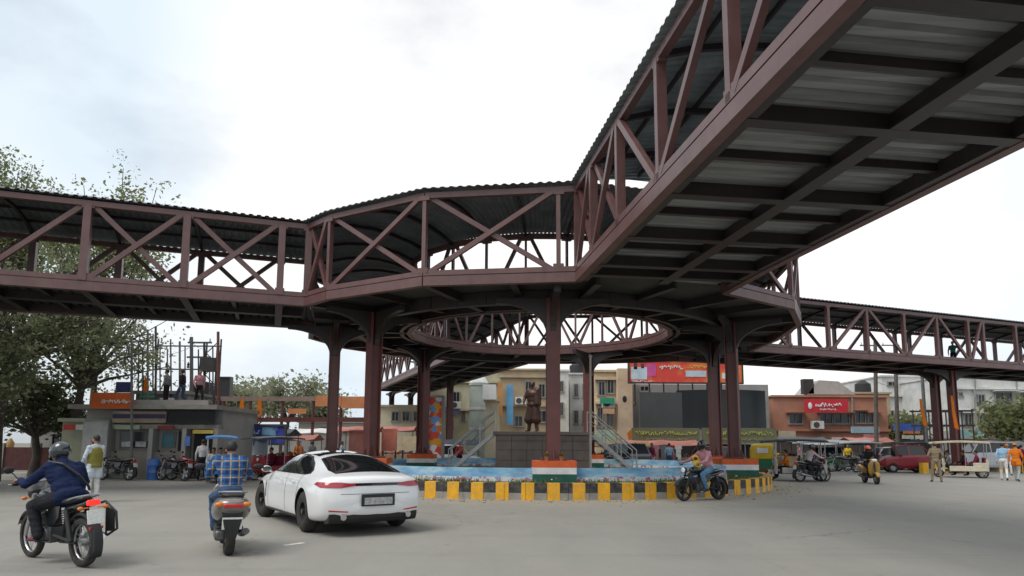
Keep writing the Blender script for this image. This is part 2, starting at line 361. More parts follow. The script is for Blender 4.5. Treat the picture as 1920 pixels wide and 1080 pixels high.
# decks and roofs of the arms
def arm_deck(arm, s0l, s0r, s1, ns, heavy):
    def s_at(o, s, f): return (s0l + (s0r - s0l) * (o + WA) / (2 * WA)) * (1 - f) + s * f     # slanted start
    mb = MB(); per = .30; n = int((s1 - min(s0l, s0r)) / per); off = WA - .10
    prof = []; s = min(s0l, s0r)
    for i in range(n):
        for ds, dz in ((0, 0), (.16, 0), (.19, .07), (.27, .07)): prof.append((s + i * per + ds, ZB + .30 + dz))
    vs = []; 
    for (s, z) in prof:
        for o in (-off, off):
            p = AQ(arm, max(s, s0l if o < 0 else s0r), o); vs.append((p.x, p.y, z))
    k = len(prof); mb.add(vs, [(2 * i, 2 * i + 1, 2 * i + 3, 2 * i + 2) for i in range(k - 1)])
    vt = []
    for s in (prof[0][0], prof[-1][0]):
        for o in (-off, off): p = AQ(arm, max(s, s0l if o < 0 else s0r), o); vt.append((p.x, p.y, ZB + .42))
    mb.add(vt, [(0, 1, 3, 2)])
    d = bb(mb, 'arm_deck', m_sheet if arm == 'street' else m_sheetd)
    for i, s in enumerate(heavy):
        mb = MB(); a, b = AQ(arm, s, -off + .02), AQ(arm, s, off - .02)
        wd, h = (.24, .26) if i % 2 == 0 else (.12, .14)
        mb.beam((a.x, a.y, ZB + .295 - h / 2), (b.x, b.y, ZB + .295 - h / 2), wd * .45, h)
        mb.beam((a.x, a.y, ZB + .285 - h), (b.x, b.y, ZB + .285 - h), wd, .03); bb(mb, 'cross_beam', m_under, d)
    mb = MB(); s0 = max(s0l, s0r) + .05
    for o, wd, h in ((.15, .3, .24), ):
        a, b = AQ(arm, s0, o), AQ(arm, s1, o)
        mb.beam((a.x, a.y, ZB + .29 - h / 2), (b.x, b.y, ZB + .29 - h / 2), wd * .5, h); mb.beam((a.x, a.y, ZB + .27 - h), (b.x, b.y, ZB + .27 - h), wd, .035)
    for o in (-off + .09, off - .09):
        a, b = AQ(arm, s0, o), AQ(arm, s1, o); mb.beam((a.x, a.y, ZB + .16), (b.x, b.y, ZB + .16), .16, .27)
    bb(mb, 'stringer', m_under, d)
def arm_roof(arm, s0l, s0r, s1, ss, rise=.45):
    mb = MB(); per = .25; off = WA + .22; s = min(s0l, s0r) - .1; n = int((s1 - s) / per); cols = 9
    rows = []
    for i in range(n):
        for ds, dz in ((0, 0), (.10, 0), (.125, .04), (.225, .04)): rows.append((s + i * per + ds, dz))
    vs = []
    for s, dz in rows:
        for j in range(cols):
            o = -off + 2 * off * j / (cols - 1); smin = s0l + (s0r - s0l) * min(1, max(0, (o + WA) / (2 * WA))) - .1
            p = AQ(arm, max(s, smin), o); vs.append((p.x, p.y, ZT + .05 + dz + rise * (1 - (o / off) ** 2)))
    k = len(rows)
    mb.add(vs, [(i * cols + j, i * cols + j + 1, (i + 1) * cols + j + 1, (i + 1) * cols + j) for i in range(k - 1) for j in range(cols - 1)])
    r = bb(mb, 'arm_roof', m_roof)
    mb = MB()
    for o in (-1.5, -.5, .5, 1.5):
        a, b = AQ(arm, max(s0l, s0r), o), AQ(arm, s1, o); z = ZT - .02 + rise * (1 - (o / off) ** 2); mb.beam((a.x, a.y, z), (b.x, b.y, z), .06, .1)
    bb(mb, 'purlin', m_under, r)
    for s in ss:
        mb = MB(); pts = [AQ(arm, s, -WA + 2 * WA * j / 6) for j in range(7)]
        for j in range(6):
            z = [ZT - .11 + rise * (1 - (((-WA + 2 * WA * (j + e) / 6)) / off) ** 2) for e in (0, 1)]
            mb.beam((pts[j].x, pts[j].y, z[0]), (pts[j + 1].x, pts[j + 1].y, z[1]), .1, .12)
        bb(mb, 'rafter', m_under, r)
H1 = []
for a, b in zip(S1[1:-1], S1[2:]): H1 += [a, (a + b) / 2]
arm_deck('street', 9.95, 9.0, 33.1, None, [10.6] + H1[1:] if False else [10.65, 11.2] + H1 + [33])
arm_roof('street', 9.95, 9.0, 33.1, S1[1:])
for arm, l, r, e, S in (('left', 9.3, 9.76, 29.9, S3), ('right', 11.25, 10.3, 42, S2), ('far', 9.0, 9.3, 35.2, S4)):
    hv = []
    for a, b in zip(S[1:-1], S[2:]): hv += [a, (a + b) / 2]
    arm_deck(arm, l, r, e, None, hv); arm_roof(arm, l, r, e, S[1:])
# ring deck and roof
N = 192; mb = MB(); vs = []
for i in range(N):
    ph = 2 * pi * i / N; ro = outer_r(ph) - .12
    for r, z in ((RI + .1, ZB + .3), (ro, ZB + .3), (ro, ZB + .42), (RI + .1, ZB + .42)): vs.append((CX + r * cos(ph), CY + r * sin(ph), z))
mb.add(vs, [(i * 4 + j, i * 4 + (j + 1) % 4, ((i + 1) % N) * 4 + (j + 1) % 4, ((i + 1) % N) * 4 + j) for i in range(N) for j in range(4)])
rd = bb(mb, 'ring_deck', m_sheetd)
for i in range(24):
    ph = R(15 * i + 8); ro = outer_r(ph) - .15; mb = MB(); h = .26 if i % 2 == 0 else .18
    a, b = V((CX + (RI + .12) * cos(ph), CY + (RI + .12) * sin(ph))), V((CX + ro * cos(ph), CY + ro * sin(ph)))
    mb.beam((a.x, a.y, ZB + .295 - h / 2), (b.x, b.y, ZB + .295 - h / 2), .1, h); mb.beam((a.x, a.y, ZB + .285 - h), (b.x, b.y, ZB + .285 - h), .22, .03); bb(mb, 'cross_beam', m_under, rd)
for rr, hh, ww in ((7.55, .42, .26), (RI + .3, .27, .16)):
    mb = MB()
    P = [V((CX + rr * cos(R(7.5 * i)), CY + rr * sin(R(7.5 * i)))) for i in range(49)]
    for a, b in zip(P[:-1], P[1:]): mb.beam((a.x, a.y, ZB + .28 - hh / 2), (b.x, b.y, ZB + .28 - hh / 2), ww, hh)
    bb(mb, 'ring_beam', m_under, rd)
mb = MB(); vs = []; N = 960; cols = 8
for i in range(N):
    ph = 2 * pi * i / N; ro = outer_r(ph, .24); ri = RI - .22; dz = (0, 0, .04, .04)[i % 4]
    for j in range(cols):
        t = j / (cols - 1); r = ri + (ro - ri) * t; vs.append((CX + r * cos(ph), CY + r * sin(ph), ZT + .06 + dz + .45 * (1 - (2 * t - 1) ** 2)))
mb.add(vs, [(i * cols + j, i * cols + j + 1, ((i + 1) % N) * cols + j + 1, ((i + 1) % N) * cols + j) for i in range(N) for j in range(cols - 1)])
rr_ = bb(mb, 'ring_roof', m_roof)
for i in range(24):
    ph = R(15 * i + 8); ro = outer_r(ph); mb = MB()
    for j in range(6):
        q = []
        for e in (0, 1):
            t = (j + e) / 6; r = RI + (ro - RI) * t; q.append((CX + r * cos(ph), CY + r * sin(ph), ZT - .1 + .45 * (1 - (2 * t - 1) ** 2)))
        mb.beam(q[0], q[1], .1, .12)
    bb(mb, 'rafter', m_under, rr_)
# columns with haunches and base plates
def haunch(L=1.5, D=1.25, k=9):
    pts = [(.0, 0)] + [(.0, -D)]
    for i in range(k + 1):
        a = pi / 2 * i / k; pts.append((.2 + L * (1 - cos(a)) , -D + D * .86 * sin(a) ** .9))
    pts.append((.2 + L, 0)); return pts
def column(x, y, z0, ang, ztop, wd=.42, nb=4, L=1.5, D=1.25, lab=None):
    mb = MB(); h = ztop - z0; zc = (ztop + z0) / 2
    for s in (-1, 1): mb.box((x + s * (wd / 2 - .02) * cos(ang), y + s * (wd / 2 - .02) * sin(ang), zc), (.04, wd, h), rz=ang)
    mb.box((x, y, zc), (wd - .08, .16, h), rz=ang)
    for s in (-1, 1): mb.box((x + s * .1 * -sin(ang), y + s * .1 * cos(ang), zc - .02), (wd - .09, .03, h - .06), rz=ang)
    c = bb(mb, 'column', m_col); 
    if lab: c['label'] = lab
    mb = MB(); mb.box((x, y, z0 + .03), (.75, .75, .05), rz=ang)
    for q in range(4):
        a = ang + q * pi / 2
        mb.prism([(wd / 2 - .02, .05), (.36, .05), (wd / 2 - .02, .4)], .03, M.Translation((x, y, z0)) @ M.Rotation(a, 4, 'Z') @ M.Rotation(pi / 2, 4, 'X'))
    bb(mb, 'base_plate', m_col, c)
    for q in range(nb):
        a = ang + q * (2 * pi / nb)
        mb = MB(); mb.prism(haunch(L, D), .2, M.Translation((x, y, ztop - .003 * (q + 1))) @ M.Rotation(a, 4, 'Z') @ M.Rotation(pi / 2, 4, 'X'))
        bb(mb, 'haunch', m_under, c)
    return c
IZ = 1.07      # top of the tricolour plinths
for x, y, z0 in ((-4.85, 23.4, IZ), (1.28, 20.9, IZ), (8.2, 24.9, IZ), (8.85, 29.3, IZ), (3.85, 33.6, IZ), (-4.3, 32.6, IZ), (-7.0, 26.3, IZ)):
    column(x, y, z0, atan2(y - CY, x - CX), ZB, L=1.6, D=1.15)
for s, arm in ((27.9, 'right'), (41.0, 'right'), (20.0, 'far'), (33.0, 'far'), (31.5, 'street'), (28, 'left')):
    for o in (-.85, .85):
        p = AQ(arm, s, o * (1 if arm != 'right' else .62)); d = ARM[arm][1]; column(p.x, p.y, 0, atan2(d[1], d[0]), ZB, .4, 2, 2.2, 1.0)
# ------------------------------------------------------------------ people
import numpy as np
m_skin = mat('brown skin', (.33, .18, .115), .55, var=.12, vs=8)
m_eye = mat('dark eye', (.03, .02, .018), .3, var=0)
m_lip = mat('lip', (.28, .11, .09), .5, var=0)
m_hair = mat('black hair', (.012, .011, .012), .55, var=.3, vs=30, bump=.4, bs=90)
m_blk = mat('black rubber plastic', (.018, .018, .02), .6, var=.3, vs=6)
m_shoe = mat('dark shoe', (.03, .027, .027), .6, var=.3, vs=6)
def cloth(name, c, var=.22): return mat(name, c, .9, 0, var, 7, bump=.5, bs=16, spec=.15)
def seg_prims(J, fat=1.0, loose=1.0, face=True, fingers='curl'):
    """J: joints. returns list of (label, p, q, r0, r1) capsules and ('label', c, radii, rot) ellipsoids"""
    P = []; cap = lambda l, p, q, a, b: P.append((l, V(p), V(q), a, b))
    pel, che, nek, hed = V(J['pelvis']), V(J['chest']), V(J['neck']), V(J['head'])
    up = (che - pel).normalized(); side = (V(J['shR']) - V(J['shL'])).normalized(); fwd = up.cross(side).normalized()
    rt = M((side, fwd, up)).transposed(); el = lambda l, c, r, m=None: P.append((l, V(c), r, m or rt))
    k = fat
    el('torso', che, (.175 * k, .112 * k, .19)); el('torso', pel.lerp(che, .5), (.155 * k, .108 * k, .2)); el('hip', pel, (.165 * k, .12 * k, .13))
    cap('torso', V(J['shL']).lerp(che, .1), V(J['shR']).lerp(che, .1), .062 * k, .062 * k)
    cap('torso', V(J['shL']).lerp(nek, .55), V(J['shR']).lerp(nek, .55), .05, .05)
    cap('torso', nek - up * .05, nek - up * .005, .066 * k, .058 * k)
    for s in 'LR':
        cap('torso', V(J['sh' + s]), V(J['sh' + s]).lerp(pel, .25), .06 * k, .07 * k)
        sh, elb, wr = V(J['sh' + s]), V(J['el' + s]), V(J['wr' + s]); hp, kn, an, to = (V(J[n + s]) for n in ('hp', 'kn', 'an', 'to'))
        cap('arm', sh, elb, .056 * loose, .044 * loose); cap('arm', elb, elb.lerp(wr, .93), .043 * loose, .033 * loose)
        cap('leg', hp, kn, .088 * loose, .062 * loose); cap('leg', kn, an, .06 * loose, .047 * loose)
        cap('shoe', an - V((0, 0, .02)), an.lerp(to, .35) - V((0, 0, .02)), .042, .042); cap('shoe', an.lerp(to, .2) - V((0, 0, .028)), to, .04, .032)
        # hand: palm, four unequal bent fingers, thumb from the side
        hd = V(J.get('hd' + s, wr + (wr - elb).normalized() * .09)); h = (hd - wr).normalized()
        pn = V(J.get('pn' + s, (0, 0, -1))); pn = (pn - h * pn.dot(h)); pn = pn.normalized() if pn.length > 1e-3 else h.orthogonal().normalized()
        ac = h.cross(pn)
        if s == 'L': ac = -ac
        cap('skin', wr - h * .03, wr + h * .015, .027, .026)
        mm = M((ac, pn, h)).transposed(); P.append(('skin', wr + h * .055, (.041, .017, .05), mm))
        bend = 1.25 if fingers == 'curl' else .35
        for i, (o, ln) in enumerate(((-.03, .062), (-.01, .074), (.011, .07), (.03, .054))):
            a = wr + h * .092 + ac * o; d1 = (h * cos(bend * .5) + pn * sin(bend * .5)); d2 = (h * cos(bend * 1.5) + pn * sin(bend * 1.5))
            b = a + d1 * ln * .55; cap('skin', a, b, .0098, .0092); cap('skin', b, b + d2 * ln * .55, .0092, .0078)
        a = wr + h * .03 - ac * .036; b = a + (h * .7 - ac * .6 + pn * .45).normalized() * .035; cap('skin', a, b, .0125, .0108); cap('skin', b, b + (h * .85 + pn * .55).normalized() * .032, .0105, .0085)
    # head
    hf = V(J.get('look', fwd)).normalized(); hu = (V(J.get('hup', (0, 0, 1)))); hu = (hu - hf * hu.dot(hf)).normalized(); hs = hf.cross(hu)
    hm = M((hs, hf, hu)).transposed(); at_ = lambda x, y, z: hed + hs * x + hf * y + hu * z
    cap('skin', nek - up * .03, hed - hu * .05 - hf * .01, .055, .05)
    el('skin', at_(0, -.008, .018), (.073, .092, .097), hm); el('skin', at_(0, .018, -.05), (.056, .068, .062), hm)
    if face:
        cap('skin', at_(0, .082, .008), at_(0, .104, -.03), .011, .016); 
        for s in (-1, 1):
            el('eye', at_(s * .031, .08, .004), (.014, .01, .009), hm); cap('skin', at_(s * .016, .086, .022), at_(s * .047, .074, .022), .009, .008)
            el('skin', at_(s * .073, -.008, -.01), (.012, .022, .032), hm); el('skin', at_(s * .035, .062, -.028), (.02, .02, .018), hm)
        cap('lip', at_(-.02, .079, -.058), at_(.02, .079, -.058), .0085, .0085); el('skin', at_(0, .07, -.09), (.024, .02, .018), hm)
    return P, hm, hed
def body_mesh(name, P, mats, voxel):
    mb = MB()
    for p in P:
        if len(p) == 5:
            _, a, b, r0, r1 = p; d = (b - a); L = d.length
            if L < 1e-5: d = V((0, 0, 1)); L = 1e-4
            d.normalize(); rings = [(-.95, .31), (-.7, .71), (-.3, .95), (0, 1)]
            pts = [a + d * (r0 * t) for t, _ in rings] + [b + d * (-r1 * t) for t, _ in reversed(rings)]; rs = [r0 * q for _, q in rings] + [r1 * q for _, q in reversed(rings)]
            mb.tube(pts, rs, 12)
        else: mb.ell(p[1], p[2], p[3], 16, 11)
    o = mb.build(name, m_skin); rm = o.modifiers.new('r', 'REMESH'); rm.mode = 'VOXEL'; rm.voxel_size = voxel
    sm = o.modifiers.new('s', 'SMOOTH'); sm.factor = .5; sm.iterations = 5 if voxel < .011 else 2
    bake(o); me = o.data; n = len(me.polygons)
    c = np.empty(n * 3); me.polygons.foreach_get('center', c); c = c.reshape(-1, 3)
    best = np.full(n, 1e9); lab = np.zeros(n, int); labs = list(dict.fromkeys(p[0] for p in P))
    for p in P:
        if len(p) == 5:
            a, b = np.array(p[1]), np.array(p[2]); ab = b - a; t = np.clip(((c - a) @ ab) / max(ab @ ab, 1e-9), 0, 1)
            d = np.linalg.norm(c - a - t[:, None] * ab, axis=1) - (p[3] + (p[4] - p[3]) * t)
        else:
            q = (c - np.array(p[1])) @ np.array(p[3]); r = np.array(p[2]); kk = np.linalg.norm(q / r, axis=1); d = (kk - 1) * r.min()
        d = d - (.006 if p[0] in ('eye', 'lip') else 0)
        w = d < best; best[w] = d[w]; lab[w] = labs.index(p[0])
    if voxel < .0125:      # soft folds in the clothes
        vc = np.empty(len(me.vertices) * 3); me.vertices.foreach_get('co', vc); vn = np.empty(len(me.vertices) * 3); me.vertices.foreach_get('normal', vn); vc = vc.reshape(-1, 3); vn = vn.reshape(-1, 3)
        lv_ = np.zeros(len(vc), int); mvi = np.empty(len(me.loops), np.int32); me.loops.foreach_get('vertex_index', mvi); lt = np.empty(n, np.int32); me.polygons.foreach_get('loop_total', lt); lv_[mvi] = np.repeat(lab, lt)
        clo = np.isin(lv_, [labs.index(l) for l in ('torso', 'arm', 'leg', 'hip') if l in labs])
        for i in np.nonzero(clo)[0]:
            p_ = V(vc[i]); a_ = noise.noise(V((p_.x * 9, p_.y * 9, p_.z * 22))) * .009 + noise.noise(V((p_.x * 26 + 3, p_.y * 26, p_.z * 40))) * .004; vc[i] += vn[i] * a_
        me.vertices.foreach_set('co', vc.ravel())
    me.materials.clear(); um = list(dict.fromkeys(mats.get(l, m_skin) for l in labs))
    for m in um: me.materials.append(m)
    idx = np.array([um.index(mats.get(l, m_skin)) for l in labs]); me.polygons.foreach_set('material_index', idx[lab].astype(np.int32))
    me.polygons.foreach_set('use_smooth', np.ones(n, bool)); me.update(); return o
def stance(kind, h=1.72, **o):
    k = h / 1.72
    J = dict(pelvis=(0, 0, .93), chest=(0, .01, 1.25), neck=(0, 0, 1.46), head=(0, .03, 1.60), shL=(-.172, 0, 1.395), shR=(.172, 0, 1.395),
             elL=(-.25, -.02, 1.12), elR=(.25, -.02, 1.12), wrL=(-.26, .07, .88), wrR=(.26, .07, .88), pnL=(1, 0, 0), pnR=(-1, 0, 0),
             hpL=(-.09, 0, .9), hpR=(.09, 0, .9), knL=(-.1, .02, .5), knR=(.1, .02, .5), anL=(-.11, -.01, .09), anR=(.11, -.01, .09), toL=(-.13, .17, .035), toR=(.13, .17, .035))
    if kind == 'walk':
        J.update(knL=(-.1, .2, .52), anL=(-.1, .22, .1), toL=(-.1, .4, .06), knR=(.1, -.02, .5), anR=(.1, -.3, .14), toR=(.1, -.13, .035), elL=(-.25, -.12, 1.13), wrL=(-.25, -.12, .88), elR=(.25, .02, 1.13), wrR=(.24, .2, .93))
    if kind == 'ride':      # astride a motorcycle or scooter, hands on the grips
        J.update(pelvis=(0, -.22, .86), chest=(0, -.1, 1.17), neck=(0, -.02, 1.37), head=(0, .03, 1.51), shL=(-.172, -.05, 1.30), shR=(.172, -.05, 1.30),
                 elL=(-.33, .13, 1.1), elR=(.33, .13, 1.1), wrL=(-.33, .37, 1.045), wrR=(.33, .37, 1.045), hdL=(-.33, .46, 1.045), hdR=(.33, .46, 1.045), pnL=(0, .3, -1), pnR=(0, .3, -1),
                 hpL=(-.11, -.18, .83), hpR=(.11, -.18, .83), knL=(-.24, .2, .72), knR=(.24, .2, .72), anL=(-.23, .02, .36), anR=(.23, .02, .36), toL=(-.24, .2, .30), toR=(.24, .2, .30))
    if kind == 'scoot':
        J.update(pelvis=(0, -.28, .86), chest=(0, -.22, 1.19), neck=(0, -.17, 1.37), head=(0, -.12, 1.48), shL=(-.172, -.19, 1.33), shR=(.172, -.19, 1.33),
                 elL=(-.3, .0, 1.1), elR=(.3, .0, 1.1), wrL=(-.29, .25, 1.03), wrR=(.29, .25, 1.03), hdL=(-.29, .34, 1.03), hdR=(.29, .34, 1.03), pnL=(0, .3, -1), pnR=(0, .3, -1),
                 hpL=(-.1, -.22, .82), hpR=(.1, -.22, .82), knL=(-.2, .22, .75), knR=(.17, .22, .75), anL=(-.17, .16, .32), anR=(.14, .16, .32), toL=(-.18, .34, .27), toR=(.15, .34, .27))
    if kind == 'sit':
        J.update(pelvis=(0, 0, .52), chest=(0, .0, .84), neck=(0, .0, 1.05), head=(0, .03, 1.19), shL=(-.172, 0, .985), shR=(.172, 0, .985), elL=(-.24, .1, .74), elR=(.24, .1, .74), wrL=(-.14, .34, .66), wrR=(.14, .34, .66), pnL=(0, 0, -1), pnR=(0, 0, -1),
                 hpL=(-.1, .03, .5), hpR=(.1, .03, .5), knL=(-.12, .43, .5), knR=(.12, .43, .5), anL=(-.12, .42, .1), anR=(.12, .42, .1), toL=(-.12, .6, .035), toR=(.12, .6, .035))
    J.update(o); return {a: tuple(x * k for x in v) for a, v in J.items()}
def person(label, J, shirt, trousers, loc, rz, voxel=.014, shoe=None, hair='short', skirt=None, helmet=None, sleeve=None, group=None, fat=1.0, loose=1.0, fingers='curl', beard=False, vest=None, cap_=None, parent_h=1.72, jacket=False):
    P, hm, hed = seg_prims(J, fat, loose, True, fingers)
    if skirt:     # kurta tails / long shirt hem
        pe = V(J['pelvis'])
        for s in 'LR': P.append(('torso', V(J['hp' + s]) + V((0, 0, .05)), V(J['hp' + s]).lerp(V(J['kn' + s]), skirt), .105, .12))
    mats = dict(torso=shirt, arm=sleeve or shirt, hip=shirt if skirt or jacket else trousers, leg=trousers, shoe=shoe or m_shoe, skin=m_skin, eye=m_eye, lip=m_lip)
    if beard:
        pass
    o = body_mesh('person', P, mats, voxel); o.location = loc; o.rotation_euler = (0, 0, rz); tag(o, label, 'person', group)
    m4 = M.Translation(hed) @ hm.to_4x4()
    def child(mb, name, m, **k):
        mb.v = [tuple(m4 @ V(p)) for p in mb.v]; return mb.build(name, m, o, smooth=True, **k)
    if helmet:
        mb = MB(); mb.ell((0, -.005, .025), (.125, .145, .135), None, 20, 14); mb.v = [(x * (1 - .12 * max(0, -z) / .1), y, max(z, -.085)) for x, y, z in mb.v]; h = child(mb, 'helmet', helmet)
        mb = MB(); vs = []
        for i in range(9):
            a = R(-62 + 124 * i / 8)
            for z, r in ((-.04, 1.03), (.0, 1.04), (.04, 1.03)): vs.append((sin(a) * .126 * r, -.005 + cos(a) * .147 * r, z))
        mb.add(vs, [(i * 3 + j, i * 3 + j + 1, i * 3 + j + 4, i * 3 + j + 3) for i in range(8) for j in range(2)]); child(mb, 'visor', mat('smoked visor', (.01, .012, .014), .12, var=0))
    elif hair:
        mb = MB(); mb.ell((0, -.018, .035), (.081, .094, .096), None, 18, 12)
        mb.v = [(x, y if not (z < .05 and y > .02) else .02 + (y - .02) * .2, z if z > -.03 or y < -.02 else -.03) for x, y, z in mb.v]
        rnd = random.Random(3); mb.v = [(x * (1 + rnd.uniform(-.03, .04)), y * (1 + rnd.uniform(-.03, .04)), z * (1 + rnd.uniform(-.02, .04))) for x, y, z in mb.v]; child(mb, 'hair', m_hair)
    if beard:
        mb = MB(); mb.ell((0, .035, -.082), (.062, .062, .06), None, 14, 9); child(mb, 'beard', m_hair)
    if cap_:
        mb = MB(); mb.ell((0, -.01, .055), (.088, .104, .075), None, 18, 10); mb.v = [(x, y, max(z, .035)) for x, y, z in mb.v]; mb.prism([(-.06, .06), (.06, .06), (.05, .15), (-.05, .15)], .01, M.Translation((0, 0, .042))); child(mb, 'cap', cap_)
    if vest:     # sleeveless waistcoat over the shirt, open neckline
        pel, che = V(J['pelvis']), V(J['chest']); up = (che - pel).normalized(); side = (V(J['shR']) - V(J['shL'])).normalized(); fwd = up.cross(side)
        mb = MB(); rings = []
        for t, a, b in ((-.16, .185, .15), (.0, .186, .142), (.3, .18, .132), (.6, .19, .135), (.95, .195, .135), (1.3, .185, .11), (1.48, .12, .09)):
            c = pel + (che - pel) * t; rings.append([c + side * (a * cos(2 * pi * j / 24)) + fwd * (b * sin(2 * pi * j / 24)) for j in range(24)])
        mb.loft(rings, False); vo = mb.build('waistcoat', vest, o, smooth=True); sd_ = vo.modifiers.new('t', 'SOLIDIFY'); sd_.thickness = .012
    return o
# ------------------------------------------------------------------ two-wheelers (y forward, x right, z up)
m_tyre = mat('tyre rubber', (.022, .021, .021), .85, var=.3, vs=9, dirt=(.07, .06, .05))
m_rim = mat('wheel alloy', (.45, .45, .46), .35, .8, var=.15)
m_chrome = mat('chrome', (.62, .62, .63), .18, 1, var=0)
m_engine = mat('engine casting', (.14, .14, .145), .45, .7, var=.35, vs=12)
m_plate = mat('white number plate', (.72, .72, .68), .5, var=.18, vs=30)
m_tail = mat('red lamp lens', (.55, .012, .015), .2, var=0, coat=.5)
m_tail_on = mat('lit red lamp', (.9, .03, .02), .2, var=0, emit=.8)
m_amber = mat('amber lens', (.7, .2, .02), .25, var=0)
m_lens = mat('lamp glass', (.75, .77, .78), .08, var=0, coat=.6)
m_seat = mat('black seat vinyl', (.022, .022, .024), .5, var=.2, vs=10)
def wheel(root, y, r, wd, mrim=None, spokes=0, x=0, name='wheel', disc=True):
    mb = MB(); tr = wd / 2
    prof = [(r - tr * 1.5, -tr * .8), (r - tr * .7, -tr), (r - tr * .2, -tr * .75), (r, -tr * .25), (r, tr * .25), (r - tr * .2, tr * .75), (r - tr * .7, tr), (r - tr * 1.5, tr * .8), (r - tr * 1.5, -tr * .8)]
    vs = MB(); vs.lathe([(a, b) for a, b in prof], (x, y, r), 36, 'X'); vs.f = [f for f in vs.f if len(f) == 4]
    w = vs.build(name, m_tyre, root, smooth=True)
    mb = MB(); ri = r - tr * 1.45
    mb.tube([(x, y + ri * cos(2 * pi * i / 32), r + ri * sin(2 * pi * i / 32)) for i in range(32)], min(.016, tr * .5), 8, closed=True)
    mb.cyl((x - tr * .9, y, r), (x + tr * .9, y, r), .045, None, 14)
    if spokes > 12:
        for i in range(spokes):
            a = 2 * pi * i / spokes; s = tr * .7 * (1 if i % 2 else -1); mb.cyl((x + s, y + .035 * cos(a), r + .035 * sin(a)), (x, y + ri * cos(a + .25 * (1 if i % 4 < 2 else -1)), r + ri * sin(a + .25 * (1 if i % 4 < 2 else -1))), .0028, None, 4)
    else:
        for i in range(spokes or 5):
            a = 2 * pi * i / (spokes or 5); mb.beam((x, y + .03 * cos(a), r + .03 * sin(a)), (x, y + ri * cos(a), r + ri * sin(a)), tr * .9, .032, (1, 0, 0))
    if disc: mb.cyl((x + tr * .95, y, r), (x + tr * 1.03, y, r), r * .42, None, 24)
    mb.build('rim', mrim or m_rim, w, smooth=True)
    return w
def handle_parts(root, z, yb, wid, m_bar, mirrors=True, rise=.0):
    mb = MB(); mb.tube([(-wid, yb - .12, z), (-wid * .55, yb - .02, z + rise), (0, yb + .02, z + rise - .01), (wid * .55, yb - .02, z + rise), (wid, yb - .12, z)], .0115, 8); hb = mb.build('handlebar', m_bar, root, smooth=True)
    for s in (-1, 1):
        mb = MB(); mb.cyl((s * (wid - .12), yb - .097, z + rise * .2), (s * (wid + .01), yb - .123, z), .019, None, 10); mb.build('grip', m_blk, hb, smooth=True)
        mb = MB(); mb.tube([(s * (wid - .1), yb - .02, z), (s * wid, yb + .03, z - .005)], .006, 6); mb.build('lever', m_rim, hb)
        if mirrors:
            mb = MB(); mb.tube([(s * wid * .6, yb - .01, z + .01), (s * wid * .85, yb + .02, z + .13), (s * wid * .97, yb + .0, z + .17)], .006, 6)
            mb.ell((s * wid * 1.04, yb + .0, z + .185), (.068, .02, .045)); mb.build('mirror', m_blk, root, smooth=True)
